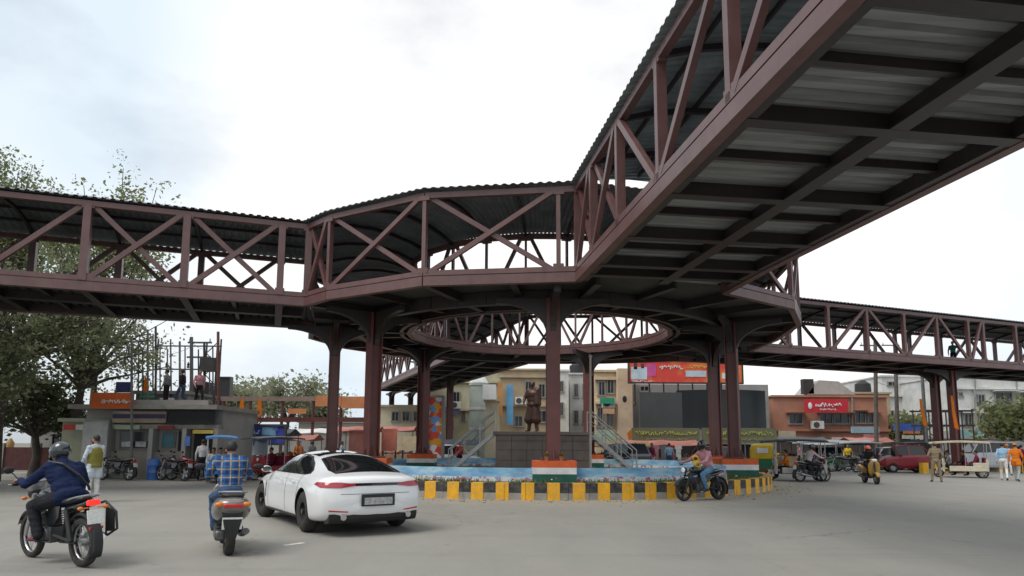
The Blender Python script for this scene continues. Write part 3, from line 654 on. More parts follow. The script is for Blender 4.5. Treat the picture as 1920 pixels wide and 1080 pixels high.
def motorcycle(label, paint_m, loc, rz, lean=0, group=None, big=False, spokes=5, rimm=None, lit=True):
    root = empty('motorcycle', loc, rz, label, 'motorcycle', group); root.rotation_euler = (0, lean, rz)
    wb = .67; r = .305
    wheel(root, wb, r, .09, rimm, spokes); wheel(root, -wb, r, .11 if not big else .14, rimm, spokes)
    B = lambda mb, n, m, **k: mb.build(n, m, root, smooth=True, **k)
    mb = MB()
    for s in (-1, 1): mb.cyl((s * .085, wb, r), (s * .085, wb - .2, .86), .02, .026, 10)
    mb.box((0, wb - .17, .82), (.2, .05, .03), rx=R(25)); mb.box((0, wb - .12, .70), (.2, .05, .03), rx=R(25)); B(mb, 'front_fork', m_rim if not big else m_blk)
    mb = MB(); mb.tube([(0, wb - .18, .8), (0, .2, .78), (0, -.3, .72), (0, -.62, .8)], .022, 8); mb.tube([(0, wb - .17, .74), (0, .32, .42), (0, .25, .28), (0, -.15, .28), (0, -.22, .7)], .02, 8)
    for s in (-1, 1): mb.tube([(s * .1, -.12, .36), (s * .1, -wb, r)], .02, 8); mb.cyl((s * .13, -wb + .05, r + .02), (s * .12, -.45, .7), .03, .03, 10)
    B(mb, 'frame', m_blk)
    mb = MB(); mb.box((0, .1, .36), (.24, .34, .2)); mb.box((0, .2, .53), (.19, .17, .2), rx=R(-18))
    for i in range(6): mb.box((0, .19 + .0 * i, .46 + .03 * i), (.24, .21, .008), rx=R(-18))
    for s in (-1, 1): mb.cyl((s * .1, .04, .36), (s * .155, .04, .36), .1, .09, 18)
    mb.tube([(.03, .28, .5), (.06, .36, .35), (.13, .2, .22), (.15, -.1, .23)], .02, 8); B(mb, 'engine', m_engine, bevel=.008)
    mb = MB(); mb.tube([(.15, -.1, .23), (.16, -.3, .26), (.165, -.75, .36)], [.03, .045, .05], 12); B(mb, 'exhaust', m_chrome)
    mb = MB(); rings = []
    for y, zc, hw, hh in ((.42, .84, .03, .03), (.38, .84, .1, .085), (.25, .86, .135, .115), (.08, .85, .13, .11), (-.06, .81, .09, .07), (-.1, .8, .06, .04)):
        rings.append([V((hw * cos(a) * (1 if abs(cos(a)) < .9 else .97), y, zc + hh * sin(a) * (1 if sin(a) > 0 else .8))) for a in (2 * pi * j / 18 for j in range(18))])
    mb.loft(rings); B(mb, 'fuel_tank', paint_m, sub=1)
    mb = MB(); rings = []
    for y, zc, hw, hh in ((-.04, .79, .09, .035), (-.2, .785, .13, .05), (-.42, .80, .125, .05), (-.6, .835, .11, .05), (-.74, .85, .07, .03)):
        rings.append([V((hw * cos(a), y, zc + hh * sin(a))) for a in (2 * pi * j / 14 for j in range(14))])
    mb.loft(rings); B(mb, 'seat', m_seat, sub=1)
    mb = MB()
    for s in (-1, 1): mb.prism([(-.15, .5), (.02, .52), (.0, .72), (-.3, .74), (-.28, .6)], .03, M.Translation((s * .115, 0, 0)) @ M.Rotation(pi / 2, 4, 'Z') @ M.Rotation(pi / 2, 4, 'X'))
    mb.loft([[V((hw * cos(a), y, zc + hh * sin(a))) for a in (2 * pi * j / 12 for j in range(12))] for y, zc, hw, hh in ((-.35, .7, .1, .06), (-.6, .74, .1, .055), (-.83, .8, .06, .04))]); B(mb, 'side_panel', paint_m, bevel=.006)
    def fender(n, yc, a0, a1, m, rr):
        mb = MB(); k = 12; vs = []
        for i in range(k + 1):
            a = R(a0 + (a1 - a0) * i / k)
            for x, dr in ((-.065, -.03), (-.05, 0), (0, .012), (.05, 0), (.065, -.03)): vs.append((x, yc + (rr + dr) * cos(a), r + (rr + dr) * sin(a)))
        mb.add(vs, [(i * 5 + j, i * 5 + j + 1, i * 5 + j + 6, i * 5 + j + 5) for i in range(k) for j in range(4)]); o = B(mb, n, m); sd_ = o.modifiers.new('t', 'SOLIDIFY'); sd_.thickness = .006
    fender('front_fender', wb, 20, 150, paint_m, r + .04); fender('rear_fender', -wb, 45, 205, m_blk, r + .06)
    mb = MB(); mb.lathe([(.03, -.09), (.075, -.06), (.088, 0), (.088, .02)], (0, wb - .02, .86), 18, 'Y'); hl = B(mb, 'headlight', m_blk)
    mb = MB(); mb.ell((0, wb + .0, .86), (.078, .025, .078)); mb.build('lens', m_lens, hl, smooth=True)
    mb = MB(); mb.box((0, -.86, .80), (.15, .06, .07), rx=R(-15)); B(mb, 'tail_light', m_tail_on if lit else m_tail, bevel=.015)
    mb = MB(); mb.box((0, -.93, .63), (.2, .012, .17), rx=R(-12)); B(mb, 'number_plate', m_plate, bevel=.004)
    for y, s in ((-.86, -1), (-.86, 1), (wb - .06, -1), (wb - .06, 1)):
        mb = MB(); mb.cyl((s * .06, y, .74 if y < 0 else .8), (s * .12, y, .74 if y < 0 else .8), .008, None, 6); mb.ell((s * .15, y, .74 if y < 0 else .8), (.036, .024, .024)); B(mb, 'indicator', m_amber)
    handle_parts(root, 1.0, wb - .12, .36, m_rim, True, .03)
    mb = MB(); mb.tube([(-.11, -.45, .82), (-.13, -.7, .87), (-.07, -.88, .9), (.07, -.88, .9), (.13, -.7, .87), (.11, -.45, .82)], .011, 8); B(mb, 'grab_rail', m_rim)
    for s in (-1, 1):
        mb = MB(); mb.cyl((s * .12, -.02, .3), (s * .26, -.02, .3), .014, None, 8); B(mb, 'footrest', m_blk)
    return root
def scooter(label, paint_m, loc, rz, lean=0, group=None, front=None):
    root = empty('scooter', loc, rz, label, 'scooter', group); root.rotation_euler = (0, lean, rz)
    B = lambda mb, n, m, **k: mb.build(n, m, root, smooth=True, **k)
    wheel(root, .62, .225, .1, None, 5); wheel(root, -.62, .225, .11, None, 5)
    def shell(st, n=20, pw=.75): return [[V((hw * math.copysign(abs(cos(a)) ** pw, cos(a)), y, zc + hh * math.copysign(abs(sin(a)) ** pw, sin(a)))) for a in (2 * pi * j / n for j in range(n))] for y, zc, hw, hh in st]
    mb = MB(); mb.loft(shell(((-.93, .70, .03, .03), (-.90, .69, .12, .08), (-.8, .665, .185, .14), (-.6, .63, .215, .18), (-.35, .6, .21, .19), (-.1, .57, .17, .18), (.0, .55, .12, .14), (.02, .55, .05, .06)))); B(mb, 'rear_body', paint_m, sub=1)
    mb = MB(); mb.loft(shell(((-.78, .815, .06, .02), (-.72, .82, .13, .035), (-.45, .82, .15, .045), (-.2, .79, .14, .045), (-.02, .77, .1, .035), (.02, .76, .04, .02)))); B(mb, 'seat', m_seat, sub=1)
    mb = MB(); mb.box((0, .16, .3), (.32, .42, .06)); mb.box((0, -.25, .33), (.3, .5, .1)); B(mb, 'footboard', m_blk, bevel=.02)
    mb = MB(); mb.loft(shell(((.0, .0, .03, .02), (0, .06, .14, .03), (0, .25, .2, .035), (0, .5, .2, .04), (0, .62, .14, .04), (0, .68, .05, .02)))); 
    mb.v = [(x, .36 + .14 * z_ + y_ * .0 + (zz - z_) * 1.0, .3 + z_ * 1.0) for (x, y_, zz), z_ in zip(mb.v, [zc for _, zc, _, _ in ((.0, .0, .03, .02), (0, .06, .14, .03), (0, .25, .2, .035), (0, .5, .2, .04), (0, .62, .14, .04), (0, .68, .05, .02)) for _ in range(20)])]
    B(mb, 'leg_shield', paint_m, sub=1)
    mb = MB(); mb.cyl((0, .62, .225), (0, .46, .9), .03, None, 10); B(mb, 'steering_column', m_blk)
    mb = MB(); mb.loft(shell(((.48, .98, .03, .03), (.44, .98, .13, .05), (.36, .99, .15, .055), (.28, .985, .08, .03)))); B(mb, 'headset', paint_m, sub=1)
    mb = MB(); mb.ell((0, .485, .975), (.085, .03, .06)); B(mb, 'headlight', m_lens)
    mb = MB(); k = 10; vs = []
    for i in range(k + 1):
        a = R(15 + 150 * i / k)
        for x, dr in ((-.08, -.04), (-.06, 0), (0, .015), (.06, 0), (.08, -.04)): vs.append((x, .62 + (.27 + dr) * cos(a), .225 + (.27 + dr) * sin(a)))
    mb.add(vs, [(i * 5 + j, i * 5 + j + 1, i * 5 + j + 6, i * 5 + j + 5) for i in range(k) for j in range(4)]); o = B(mb, 'front_fender', paint_m); o.modifiers.new('t', 'SOLIDIFY').thickness = .006
    mb = MB(); mb.box((0, -.905, .695), (.2, .05, .055)); B(mb, 'tail_light', m_tail, bevel=.015)
    mb = MB(); mb.prism([(-.09, .52), (.09, .52), (.12, .64), (-.12, .64)], .05, M.Translation((0, -.84, 0)) @ M.Rotation(pi / 2, 4, 'X')); mb.prism([(-.05, .26), (.05, .26), (.1, .52), (-.1, .52)], .02, M.Translation((0, -.88, 0)) @ M.Rotation(R(96), 4, 'X')); B(mb, 'rear_fender', m_blk)
    mb = MB(); mb.box((0, -.925, .46), (.21, .012, .16), rx=R(8)); B(mb, 'number_plate', m_plate, bevel=.004)
    mb = MB(); mb.tube([(.12, -.1, .25), (.15, -.35, .26), (.16, -.72, .33)], [.03, .05, .045], 12); B(mb, 'exhaust', m_engine)
    mb = MB(); mb.box((-.1, -.45, .27), (.12, .45, .14)); B(mb, 'engine_case', m_engine, bevel=.03)
    mb = MB(); mb.tube([(-.13, -.5, .84), (-.15, -.72, .87), (-.08, -.86, .88), (.08, -.86, .88), (.15, -.72, .87), (.13, -.5, .84)], .012, 8); B(mb, 'grab_rail', m_rim)
    for s in (-1, 1):
        mb = MB(); mb.ell((s * .14, -.87, .71), (.05, .035, .035)); B(mb, 'indicator', m_amber)
    handle_parts(root, 1.0, .38, .33, m_blk, True, .0)
    root.scale = (1.22, 1.04, 1.0)
    return root
# ------------------------------------------------------------------ white fastback car (x forward from the tail, y left, z up)
def cast_patch(bvh, name, outline, axis, mats, parent, res=.03, off=.004, flip=1, thick=0, mirror=False):
    """a panel bounded by a 2-D outline, laid on the car body along an axis ('y+': from the left side, 'x': from behind, 'z': from above)"""
    us = [p[0] for p in outline]; vs_ = [p[1] for p in outline]
    def inside(u, v):
        c = False; n = len(outline)
        for i in range(n):
            (x0, y0), (x1, y1) = outline[i], outline[(i + 1) % n]
            if (y0 > v) != (y1 > v) and u < (x1 - x0) * (v - y0) / (y1 - y0) + x0: c = not c
        return c
    bm = bmesh.new(); vv = [bm.verts.new((u, v, 0)) for u, v in outline]; bm.faces.new(vv)
    def cuts(lo, hi, ax):
        k = int((hi - lo) / res)
        for i in range(1, k + 1):
            c = lo + (hi - lo) * i / (k + 1); co_ = (c, 0, 0) if ax == 0 else (0, c, 0); no = (1, 0, 0) if ax == 0 else (0, 1, 0)
            bmesh.ops.bisect_plane(bm, geom=bm.verts[:] + bm.edges[:] + bm.faces[:], plane_co=co_, plane_no=no)
    cuts(min(us), max(us), 0); cuts(min(vs_), max(vs_), 1)
    ok = True
    for v in bm.verts:
        u, w = v.co.x, v.co.y
        o, d = {'y+': (V((u, 3, w)), V((0, -1, 0))), 'y-': (V((u, -3, w)), V((0, 1, 0))), 'x': (V((-3, u, w)), V((1, 0, 0))), 'z': (V((u, w, 4)), V((0, 0, -1)))}[axis]
        hit, nn, _, _ = bvh.ray_cast(o, d)
        if hit is None: hit, nn, _, _ = bvh.find_nearest(o + d * 2.2)
        if nn.dot(d) > 0: nn = -nn
        v.co = hit + nn * off
    bmesh.ops.recalc_face_normals(bm, faces=bm.faces)
    me = bpy.data.meshes.new(name)
    for f in bm.faces: f.smooth = True
    bm.to_mesh(me); bm.free(); me.materials.append(mats)
    o = bpy.data.objects.new(name, me); COL.objects.link(o); o.parent = parent; return o
def car(loc, rz):
    root = empty('car', loc, rz, 'white fastback car with red tail lights and dark rear window driving away', 'car')
    t = NT('white car paint'); t.base(t.mix(t.ramp(t.noise(.9, 5, .7), [(.4, 0.0), (.8, .25)]), (.78, .79, .80), (.6, .58, .54))); t.b.inputs['Roughness'].default_value = .2; t.b.inputs['Coat Weight'].default_value = .8; t.b.inputs['Coat Roughness'].default_value = .05; m_white = t.m
    m_glass = mat('tinted car glass', (.012, .015, .017), .04, var=0, spec=.9, coat=1); m_trim = mat('black car trim', (.014, .014, .016), .4, var=.15)
    St = [ # x, ztop, zbelt, ybelt, ymid, yroof, zbot
        (.00, .93, .84, .70, .80, .50, .36), (.05, .985, .90, .78, .88, .52, .30), (.14, 1.015, .945, .82, .93, .54, .26), (.36, 1.05, .965, .85, .965, .55, .23), (.62, 1.105, .975, .865, .982, .53, .21),
        (.95, 1.20, .98, .872, .985, .535, .20), (1.3, 1.295, .975, .875, .98, .55, .19), (1.7, 1.37, .965, .88, .965, .565, .185), (2.15, 1.415, .955, .885, .955, .575, .18), (2.6, 1.415, .945, .888, .95, .575, .18),
        (2.98, 1.365, .94, .89, .952, .57, .18), (3.3, 1.245, .935, .885, .958, .565, .18), (3.62, 1.08, .93, .88, .965, .57, .18), (3.85, .99, .915, .87, .968, .6, .18), (4.2, .925, .88, .855, .965, .62, .18), (4.55, .845, .81, .81, .945, .58, .19), (4.82, .745, .71, .72, .88, .5, .2), (4.98, .63, .6, .6, .78, .42, .24), (5.04, .52, .5, .5, .66, .36, .3)]
    def half(x, zt, zbelt, yb, ym, yr, zb):
        return [(0, zb), (ym * .7, zb), (ym - .05, zb + .015), (ym - .012, zb + .14), (ym, (zb + zbelt) * .5), (ym - .02, zbelt - .10), (yb, zbelt), (yr + (yb - yr) * .48, zbelt + (zt - zbelt) * .55), (yr, zt - (zt - zbelt) * .12 - .012), (yr * .5, zt - .008), (0, zt)]
    rings = []
    for k, s in enumerate(St):
        h = half(*s); full = h + [(-y, z) for y, z in reversed(h[1:-1])]
        if k in (0, len(St) - 1):
            zc = (s[1] + s[6]) / 2; rings_ = [V((s[0] + (.0 if k == 0 else .005), y * .55, zc + (z - zc) * .6)) for y, z in full]
        ring = [V((s[0], y, z)) for y, z in full]
        if k == 0: rings += [rings_, ring]
        elif k == len(St) - 1: rings += [ring, rings_]
        else: rings.append(ring)
    mb = MB(); mb.loft(rings)
    def bend(p):
        x, y, z = p; a = abs(y) / .97
        if x < 1.0: x += .20 * a ** 2.6 * (1 - x / 1.0); x += (.09 * max(0, (z - .62) / .38) - .0) * max(0, 1 - x / .5)
        if x < .5: x += max(0, .42 - z) * .35 * (1 - x / .5)
        if x > 4.2: x -= .38 * a ** 2.4 * ((x - 4.2) / .84)
        return (x, y, z)
    mb.v = [bend(p) for p in mb.v]
    body = mb.build('body', m_white, root, smooth=False, sub=2); bake(body)
    XR, XF, RW = 1.13, 4.08, .362
    cut = MB()
    for x in (XR, XF):
        for s in (-1, 1): cut.cyl((x, s * .62, RW + .005), (x, s * 1.2, RW + .005), .405, None, 40)
    cu = cut.build('wheel_cut', m_trim, root); bo = body.modifiers.new('b', 'BOOLEAN'); bo.object = cu; bo.operation = 'DIFFERENCE'; bo.solver = 'EXACT'; bake(body); bpy.data.objects.remove(cu)
    body.data.materials.append(m_trim) if len(body.data.materials) < 2 else None
    mi = len(body.data.materials) - 1
    for i, m in enumerate(body.data.materials):
        if m == m_trim: mi = i
    for p in body.data.polygons:
        c = p.center; p.use_smooth = True
        for x in (XR, XF):
            rr = hypot(c.x - x, c.z - RW - .005)
            if abs(c.y) > .6 and rr < .407 and (abs(p.normal.y) > .97 and abs(c.y) < .66 or (rr > .38 and (V((x, c.y, RW)) - c).normalized().dot(p.normal) > .8)): p.material_index = mi
        if c.z < .215 or (c.z < .33 and 1.55 < c.x < 3.65 and c.z < .26): p.material_index = mi
    bmx = bmesh.new(); bmx.from_mesh(body.data)
    for e in bmx.edges:
        if len(e.link_faces) == 2 and e.calc_face_angle(0) > R(40): e.smooth = False
    bmx.to_mesh(body.data); bmx.free()
    bm = bmesh.new(); bm.from_mesh(body.data); bvh = BVHTree.FromBMesh(bm); bm.free()
    pt = lambda n, o, a, m, par=root, **k: cast_patch(bvh, n, o, a, m, par, **k)
    # glass
    pt('rear_window', [(.44, -.60), (.42, 0), (.44, .60), (.75, .635), (1.45, .535), (1.55, 0), (1.45, -.535), (.75, -.635)], 'z', m_glass, off=.005)
    pt('glass_roof', [(1.66, -.5), (1.72, 0), (1.66, .5), (2.2, .53), (2.8, .52), (2.86, 0), (2.8, -.52), (2.2, -.53)], 'z', m_glass, off=.005)
    pt('windscreen', [(2.98, -.56), (2.98, .56), (3.3, .63), (3.66, .69), (3.76, 0), (3.66, -.69), (3.3, -.63)], 'z', m_glass, off=.005)
    for ax in ('y+', 'y-'):
        f = pt('window_frame', [(1.08, 1.01), (1.32, .985), (3.66, .985), (3.5, 1.075), (3.2, 1.215), (2.9, 1.305), (2.6, 1.345), (2.2, 1.345), (1.8, 1.30), (1.4, 1.19), (1.12, 1.07)], ax, m_trim, off=.003)
        pt('side_window', [(1.16, 1.02), (1.35, 1.0), (2.22, 1.0), (2.22, 1.322), (1.82, 1.28), (1.45, 1.18), (1.18, 1.07)], ax, m_glass, off=.006); pt('side_window', [(2.30, 1.0), (3.55, 1.0), (3.42, 1.085), (3.15, 1.215), (2.88, 1.29), (2.6, 1.325), (2.30, 1.325)], ax, m_glass, off=.006)
        pt('door_gap', [(2.26, .3), (2.275, .3), (2.275, .98), (2.26, .98)], ax, m_trim, off=.002, res=.05); pt('door_gap', [(3.45, .32), (3.465, .32), (3.50, .98), (3.485, .98)], ax, m_trim, off=.002, res=.05)
        pt('door_gap', [(1.49, .55), (1.505, .55), (1.36, .98), (1.345, .98)], ax, m_trim, off=.002, res=.05)
        pt('fender_vent', [(3.60, .46), (3.645, .48), (3.655, .80), (3.615, .80)], ax, m_trim, off=.006)
        pt('side_sill', [(1.56, .2), (3.64, .2), (3.62, .265), (1.58, .265)], ax, m_trim, off=.008)
        s = 1 if ax == 'y+' else -1
        for x in (1.62, 2.42):
            h = MB(); h.tube([(x, s * .955, .86), (x + .03, s * .975, .865), (x + .17, s * .975, .865), (x + .2, s * .952, .862)], .011, 8); h.build('door_handle', m_white, root, smooth=True)
        h = MB(); h.ell((3.42, s * 1.02, 1.03), (.075, .10, .065)); h.v = [(min(x, 3.46) if False else max(x, 3.37), y, z) for x, y, z in h.v]; h.beam((3.45, s * .9, .97), (3.43, s * .99, 1.0), .04, .03); mo = h.build('wing_mirror', m_white, root, smooth=True)
        h = MB(); h.ell((3.368, s * 1.02, 1.03), (.004, .085, .053)); h.build('mirror_glass', m_glass, mo)
    # tail
    pt('light_bar', [(-.80, .835), (.80, .835), (.80, .872), (.4, .88), (0, .882), (-.4, .88), (-.80, .872)], 'x', mat('dark tail bar', (.02, .008, .01), .15, var=0, coat=.5), off=.006, res=.05)
    for s in (-1, 1):
        lp = [(s * .93, .855), (s * .90, .81), (s * .62, .805), (s * .38, .835), (s * .38, .87), (s * .62, .895), (s * .90, .895)]
        pt('tail_light', lp, 'x', mat('car tail lens', (.38, .02, .035), .2, var=0, coat=.8), off=.009, res=.03)
        pt('reflector', [(s * .80, .425), (s * .50, .405), (s * .50, .425), (s * .80, .45)], 'x', m_tail, off=.006, res=.05)
        e = MB(); e.lathe([(.048, -.07), (.052, -.06), (.052, .06), (.036, .06), (.036, -.02)], (.1, s * .58, .33), 18, 'X'); e.build('exhaust_tip', m_chrome, root, smooth=True)
        w = [wheel(root, 0, RW, .27, mat('dark alloy', (.12, .12, .125), .35, .7, var=.15), 10, name='wheel') for _ in (0,)][0]
        w.location = (XR, s * .83, 0); w.rotation_euler = (0, 0, pi / 2 * s * -1)
        w2 = copy_tree(w, root); w2.location = (XF, s * .83, 0); w2.rotation_euler = (0, 0, pi / 2 * s * -1 + R(8))
    df = MB(); df.loft([[V((x + .0, y, z)) for x, z in ((.14, .36), (.045, .385), (.055, .30), (.10, .23), (.3, .2), (.3, .36))] for y in (-.6, -.3, 0, .3, .6)])
    df.v = [(x + .14 * (abs(y) / .6) ** 2.4 * .6, y * 1.32, z) for x, y, z in df.v]; df.build('diffuser', m_trim, root, bevel=.012)
    pf = MB(); pf.box((-.012, 0, .60), (.03, .60, .20)); pfo = pf.build('plate_recess', m_trim, root, bevel=.012)
    pf = MB(); pf.box((-.032, 0, .585), (.01, .5, .115)); pf.build('number_plate', mat('grey number plate', (.40, .40, .41), .5, var=.45, vs=22), root, bevel=.004)
    pt('boot_gap', [(-.62, .70), (.62, .70), (.62, .708), (-.62, .708)], 'x', m_trim, off=.002, res=.06)
    an = MB(); an.loft([[V((1.78, -.012, 1.37)), V((1.78, .012, 1.37)), V((1.9, .012, 1.38)), V((1.9, -.012, 1.38))], [V((1.72, -.004, 1.44)), V((1.72, .004, 1.44)), V((1.78, .004, 1.44)), V((1.78, -.004, 1.44))]]); an.build('antenna', m_trim, root)
    return root
hd = V((-.554, .832)); rl = gnd(566, 998)     # outer left rear tyre on the road
axle = V((rl.x, rl.y)) + V((.832, .554)) * .93
org = axle - hd * 1.13
car((org.x, org.y, 0), atan2(hd.y, hd.x))
# ------------------------------------------------------------------ foreground riders
def plaid(name, c0, c1, c2):
    t = NT(name); co_ = t.coord(); sp = t.new('ShaderNodeSeparateXYZ'); t.link(co_, sp.inputs[0])
    def stripes(sock, sc, lo, hi):
        m = t.new('ShaderNodeMath', operation='MULTIPLY'); t.link(sock, m.inputs[0]); m.inputs[1].default_value = sc
        f = t.new('ShaderNodeMath', operation='FRACT'); t.link(m.outputs[0], f.inputs[0]); return t.ramp(f.outputs[0], [(lo, 0.0), (lo + .02, 1.0), (hi, 1.0), (hi + .02, 0.0)])
    c = t.mix(t.mix(.5, stripes(sp.outputs[0], 8.5, .3, .72), stripes(sp.outputs[2], 8.5, .3, .72)), c0, c1)
    c = t.mix(stripes(sp.outputs[0], 8.5, .86, .96), c, c2); c = t.mix(stripes(sp.outputs[2], 8.5, .86, .96), c, c2); t.base(c)
    t.b.inputs['Roughness'].default_value = .9; t.bump(t.noise(18, 4, .6), .5); return t.m
m_navy = cloth('navy jacket', (.012, .02, .06)); m_dark = cloth('charcoal trousers', (.022, .022, .027)); m_denim = cloth('blue denim', (.05, .09, .17)); m_plaid = plaid('blue plaid shirt', (.035, .12, .33), (.012, .04, .14), (.42, .30, .10))
m_whitec = cloth('white cotton', (.68, .67, .66)); m_olive = cloth('olive waistcoat', (.21, .19, .045)); m_lite = cloth('pale blue cotton', (.50, .56, .60)); m_khaki = cloth('khaki uniform', (.24, .19, .13)); m_pink = cloth('pink shirt', (.50, .25, .28)); m_jean = cloth('bright blue jeans', (.10, .22, .36))
m_orange = cloth('orange cloth', (.62, .17, .02)); m_yellow = cloth('yellow cloth', (.68, .46, .05)); m_maroonc = cloth('maroon cloth', (.16, .02, .05)); m_grey = cloth('grey cloth', (.2, .2, .21)); m_sky = cloth('sky blue shirt', (.28, .45, .62)); m_red = cloth('red cloth', (.45, .03, .03)); m_teal = cloth('green cloth', (.05, .2, .14))
m_blkpaint = mat('black bike paint', (.015, .016, .018), .25, var=.2, coat=.6); m_silver = mat('grey scooter paint', (.21, .20, .19), .3, .35, var=.25, vs=5, dirt=(.17, .15, .12), coat=.5)
a, b = gnd(155, 1063), gnd(52, 1043); d = V((b.x - a.x, b.y - a.y)).normalized(); c = V((a.x, a.y)) + d * .67; rz1 = atan2(-d.x, d.y)
mr_ = motorcycle('black motorcycle with lit red tail light in the near left corner', m_blkpaint, (c.x, c.y, 0), rz1, R(-2), spokes=28)
mb = MB(); mb.tube([(.2, -.42, .72), (.27, -.62, .78), (.28, -.86, .66), (.28, -.9, .45), (.26, -.72, .36), (.2, -.45, .42)], .016, 8); mb.tube([(.275, -.64, .77), (.27, -.66, .37)], .012, 6); mb.prism([(-.86, .42), (-.66, .4), (-.66, .72), (-.84, .66)], .012, M.Translation((.27, 0, 0)) @ M.Rotation(pi / 2, 4, 'Z') @ M.Rotation(pi / 2, 4, 'X')); mb.build('leg_guard', m_blk, mr_, smooth=True)
mb = MB(); mb.box((0, -.95, .5), (.16, .02, .035)); mb.build('reflector', m_tail, mr_); mb = MB(); mb.ell((0, .62, .97), (.13, .06, .11)); mb.build('nose_cowl', m_rim, mr_, smooth=True)
m_helm = mat('dark helmet shell', (.02, .03, .035), .22, var=.2, coat=.7)
JR = stance('ride', 1.72, pelvis=(0, -.24, .84), chest=(0, -.06, 1.1), neck=(0, .05, 1.285), head=(0, .13, 1.395), shL=(-.178, .0, 1.215), shR=(.178, .0, 1.215), elL=(-.36, .17, 1.0), elR=(.36, .17, 1.0), wrL=(-.34, .38, 1.045), wrR=(.34, .38, 1.045)); pr = person('rider in a navy jacket and dark helmet on the black motorcycle', JR, m_navy, m_dark, (c.x, c.y, 0), rz1, .009, helmet=m_helm, fat=1.32, loose=1.3, jacket=True, shoe=mat('maroon trainer', (.16, .03, .04), .6))
sb = MB(); k = 1; sb.tube([(-.17, .06, 1.29), (-.08, -.14, 1.26), (.06, -.27, 1.12), (.17, -.30, .98), (.24, -.2, .92)], .018, 6); sb.build('bag_strap', m_blk, pr)
p = gnd(428, 1041); rz2 = R(26); c = V((p.x, p.y)) + V((-sin(rz2), cos(rz2))) * .66
scooter('grey scooter with white number plate ridden just left of the white car', m_silver, (c.x, c.y, 0), rz2, R(1))
person('scooter rider in a blue and yellow plaid shirt and jeans', stance('scoot', 1.68), m_plaid, m_denim, (c.x, c.y, 0), rz2, .009, fat=1.08, loose=1.12, hair='short', shoe=m_shoe)
p = gnd(172, 941); Jm = stance('stand', 1.74, elR=(.27, .14, 1.17), wrR=(.1, .26, 1.42), hdR=(.07, .22, 1.5), elL=(-.26, .02, 1.13), wrL=(-.22, .2, .95), look=(-.3, 1, .0))
person('bearded man in an olive waistcoat and white kurta with a hand raised to his face', Jm, m_lite, m_whitec, (p.x, p.y, 0), R(62), .010, vest=m_olive, skirt=.55, beard=True, loose=1.12, fingers='curl')
# rider at the right edge of the island
a, b = V((6.05, 19.75)), V((4.75, 19.0)); d = (b - a).normalized(); c = (a + b) / 2; rz3 = atan2(-d.x, d.y)
motorcycle('black motorcycle with a round headlight passing the kerb of the island', m_blkpaint, (c.x, c.y, 0), rz3, R(1), big=True, spokes=5, rimm=mat('black alloy', (.03, .03, .03), .4, .5, var=.1), lit=False)
person('rider in a pink shirt and blue jeans with a black helmet', stance('ride', 1.74, pelvis=(0, -.3, .86), chest=(0, -.18, 1.18), neck=(0, -.12, 1.38), head=(0, -.07, 1.52), shL=(-.19, -.14, 1.32), shR=(.19, -.14, 1.32)), m_pink, m_jean, (c.x, c.y, 0), rz3, .012, helmet=m_blkpaint, fat=1.05, loose=1.1)
bg_ = MB(); bg_.ell((0, .14, 1.02), (.13, .1, .17)); bg_.ell((0, .2, 1.2), (.1, .07, .08)); o = ob('cloth_bundle', bg_, m_yellow, 'yellow cloth bundle carried on the tank before the pink shirted rider', 'bundle', smooth=True); o.location = (c.x, c.y, 0); o.rotation_euler = (0, 0, rz3)
# ------------------------------------------------------------------ roundabout island
m_kerb_y = mat('yellow kerb paint', (.80, .40, .01), .75, var=.18, vs=4, dirt=(.36, .25, .13)); m_kerb_k = mat('black kerb paint', (.028, .028, .03), .75, var=.4, vs=4, dirt=(.16, .145, .12)); m_conc = mat('grey concrete', (.30, .28, .25), .9, var=.3, vs=2.5, bump=.4, bs=25)
def kerb(name, pts, h, th, label, period=.70, closed=False, ratio=.5, group=None):
    """striped kerb wall along a polyline"""
    mb = MB(); L = 0; n = len(pts); segs = []
    step = period / 6
    P = []
    seq = pts + ([pts[0]] if closed else [])
    for a, b in zip(seq[:-1], seq[1:]):
        a, b = V(a), V(b); k = max(1, int((b - a).length / step + .5))
        for i in range(k): P.append(a.lerp(b, i / k))
    P.append(V(seq[-1])); m = len(P) - 1
    rnd = random.Random(5)
    for i in range(m):
        a, b = P[i], P[i + 1]; d = (b - a).normalized(); nn = V((-d.y, d.x)) * th / 2; ph = (i % 6) / 6
        y = ph < ratio; out = 1.0 if y else .94; mi = 0 if y else 1; hz = h
        za = h * (.0 if y else .42)
        for z0, z1, mm in ((0, za, 2), (za, h, mi)):
            if z1 <= z0: continue
            o = nn * out
            mb.add([(a.x - o.x, a.y - o.y, z0), (b.x - o.x, b.y - o.y, z0), (b.x + o.x, b.y + o.y, z0), (a.x + o.x, a.y + o.y, z0), (a.x - o.x, a.y - o.y, z1), (b.x - o.x, b.y - o.y, z1), (b.x + o.x, b.y + o.y, z1), (a.x + o.x, a.y + o.y, z1)],
                   [(0, 1, 5, 4), (2, 3, 7, 6), (4, 5, 6, 7), (1, 2, 6, 5), (3, 0, 4, 7)], mm)
    return tag(mb.build(name, [m_kerb_y, m_kerb_k, m_conc]), label, 'kerb', group)
kerb('kerb_wall', [(p[0], p[1]) for p in ringpoly(KR - .15, 96)], .47, .3, 'yellow and black striped round kerb wall holding the island under the bridge', .70, True)
m_lawn = road_mat('island soil and grass', (.10, .115, .045), (.19, .17, .10), 14, 1, .8)
mb = MB(); mb.add([(x, y, .44) for x, y in ringpoly(KR - .28)], [tuple(range(96))]); tag(mb.build('island_ground', m_lawn), kind='structure')
gb = MB(); rnd = random.Random(11)
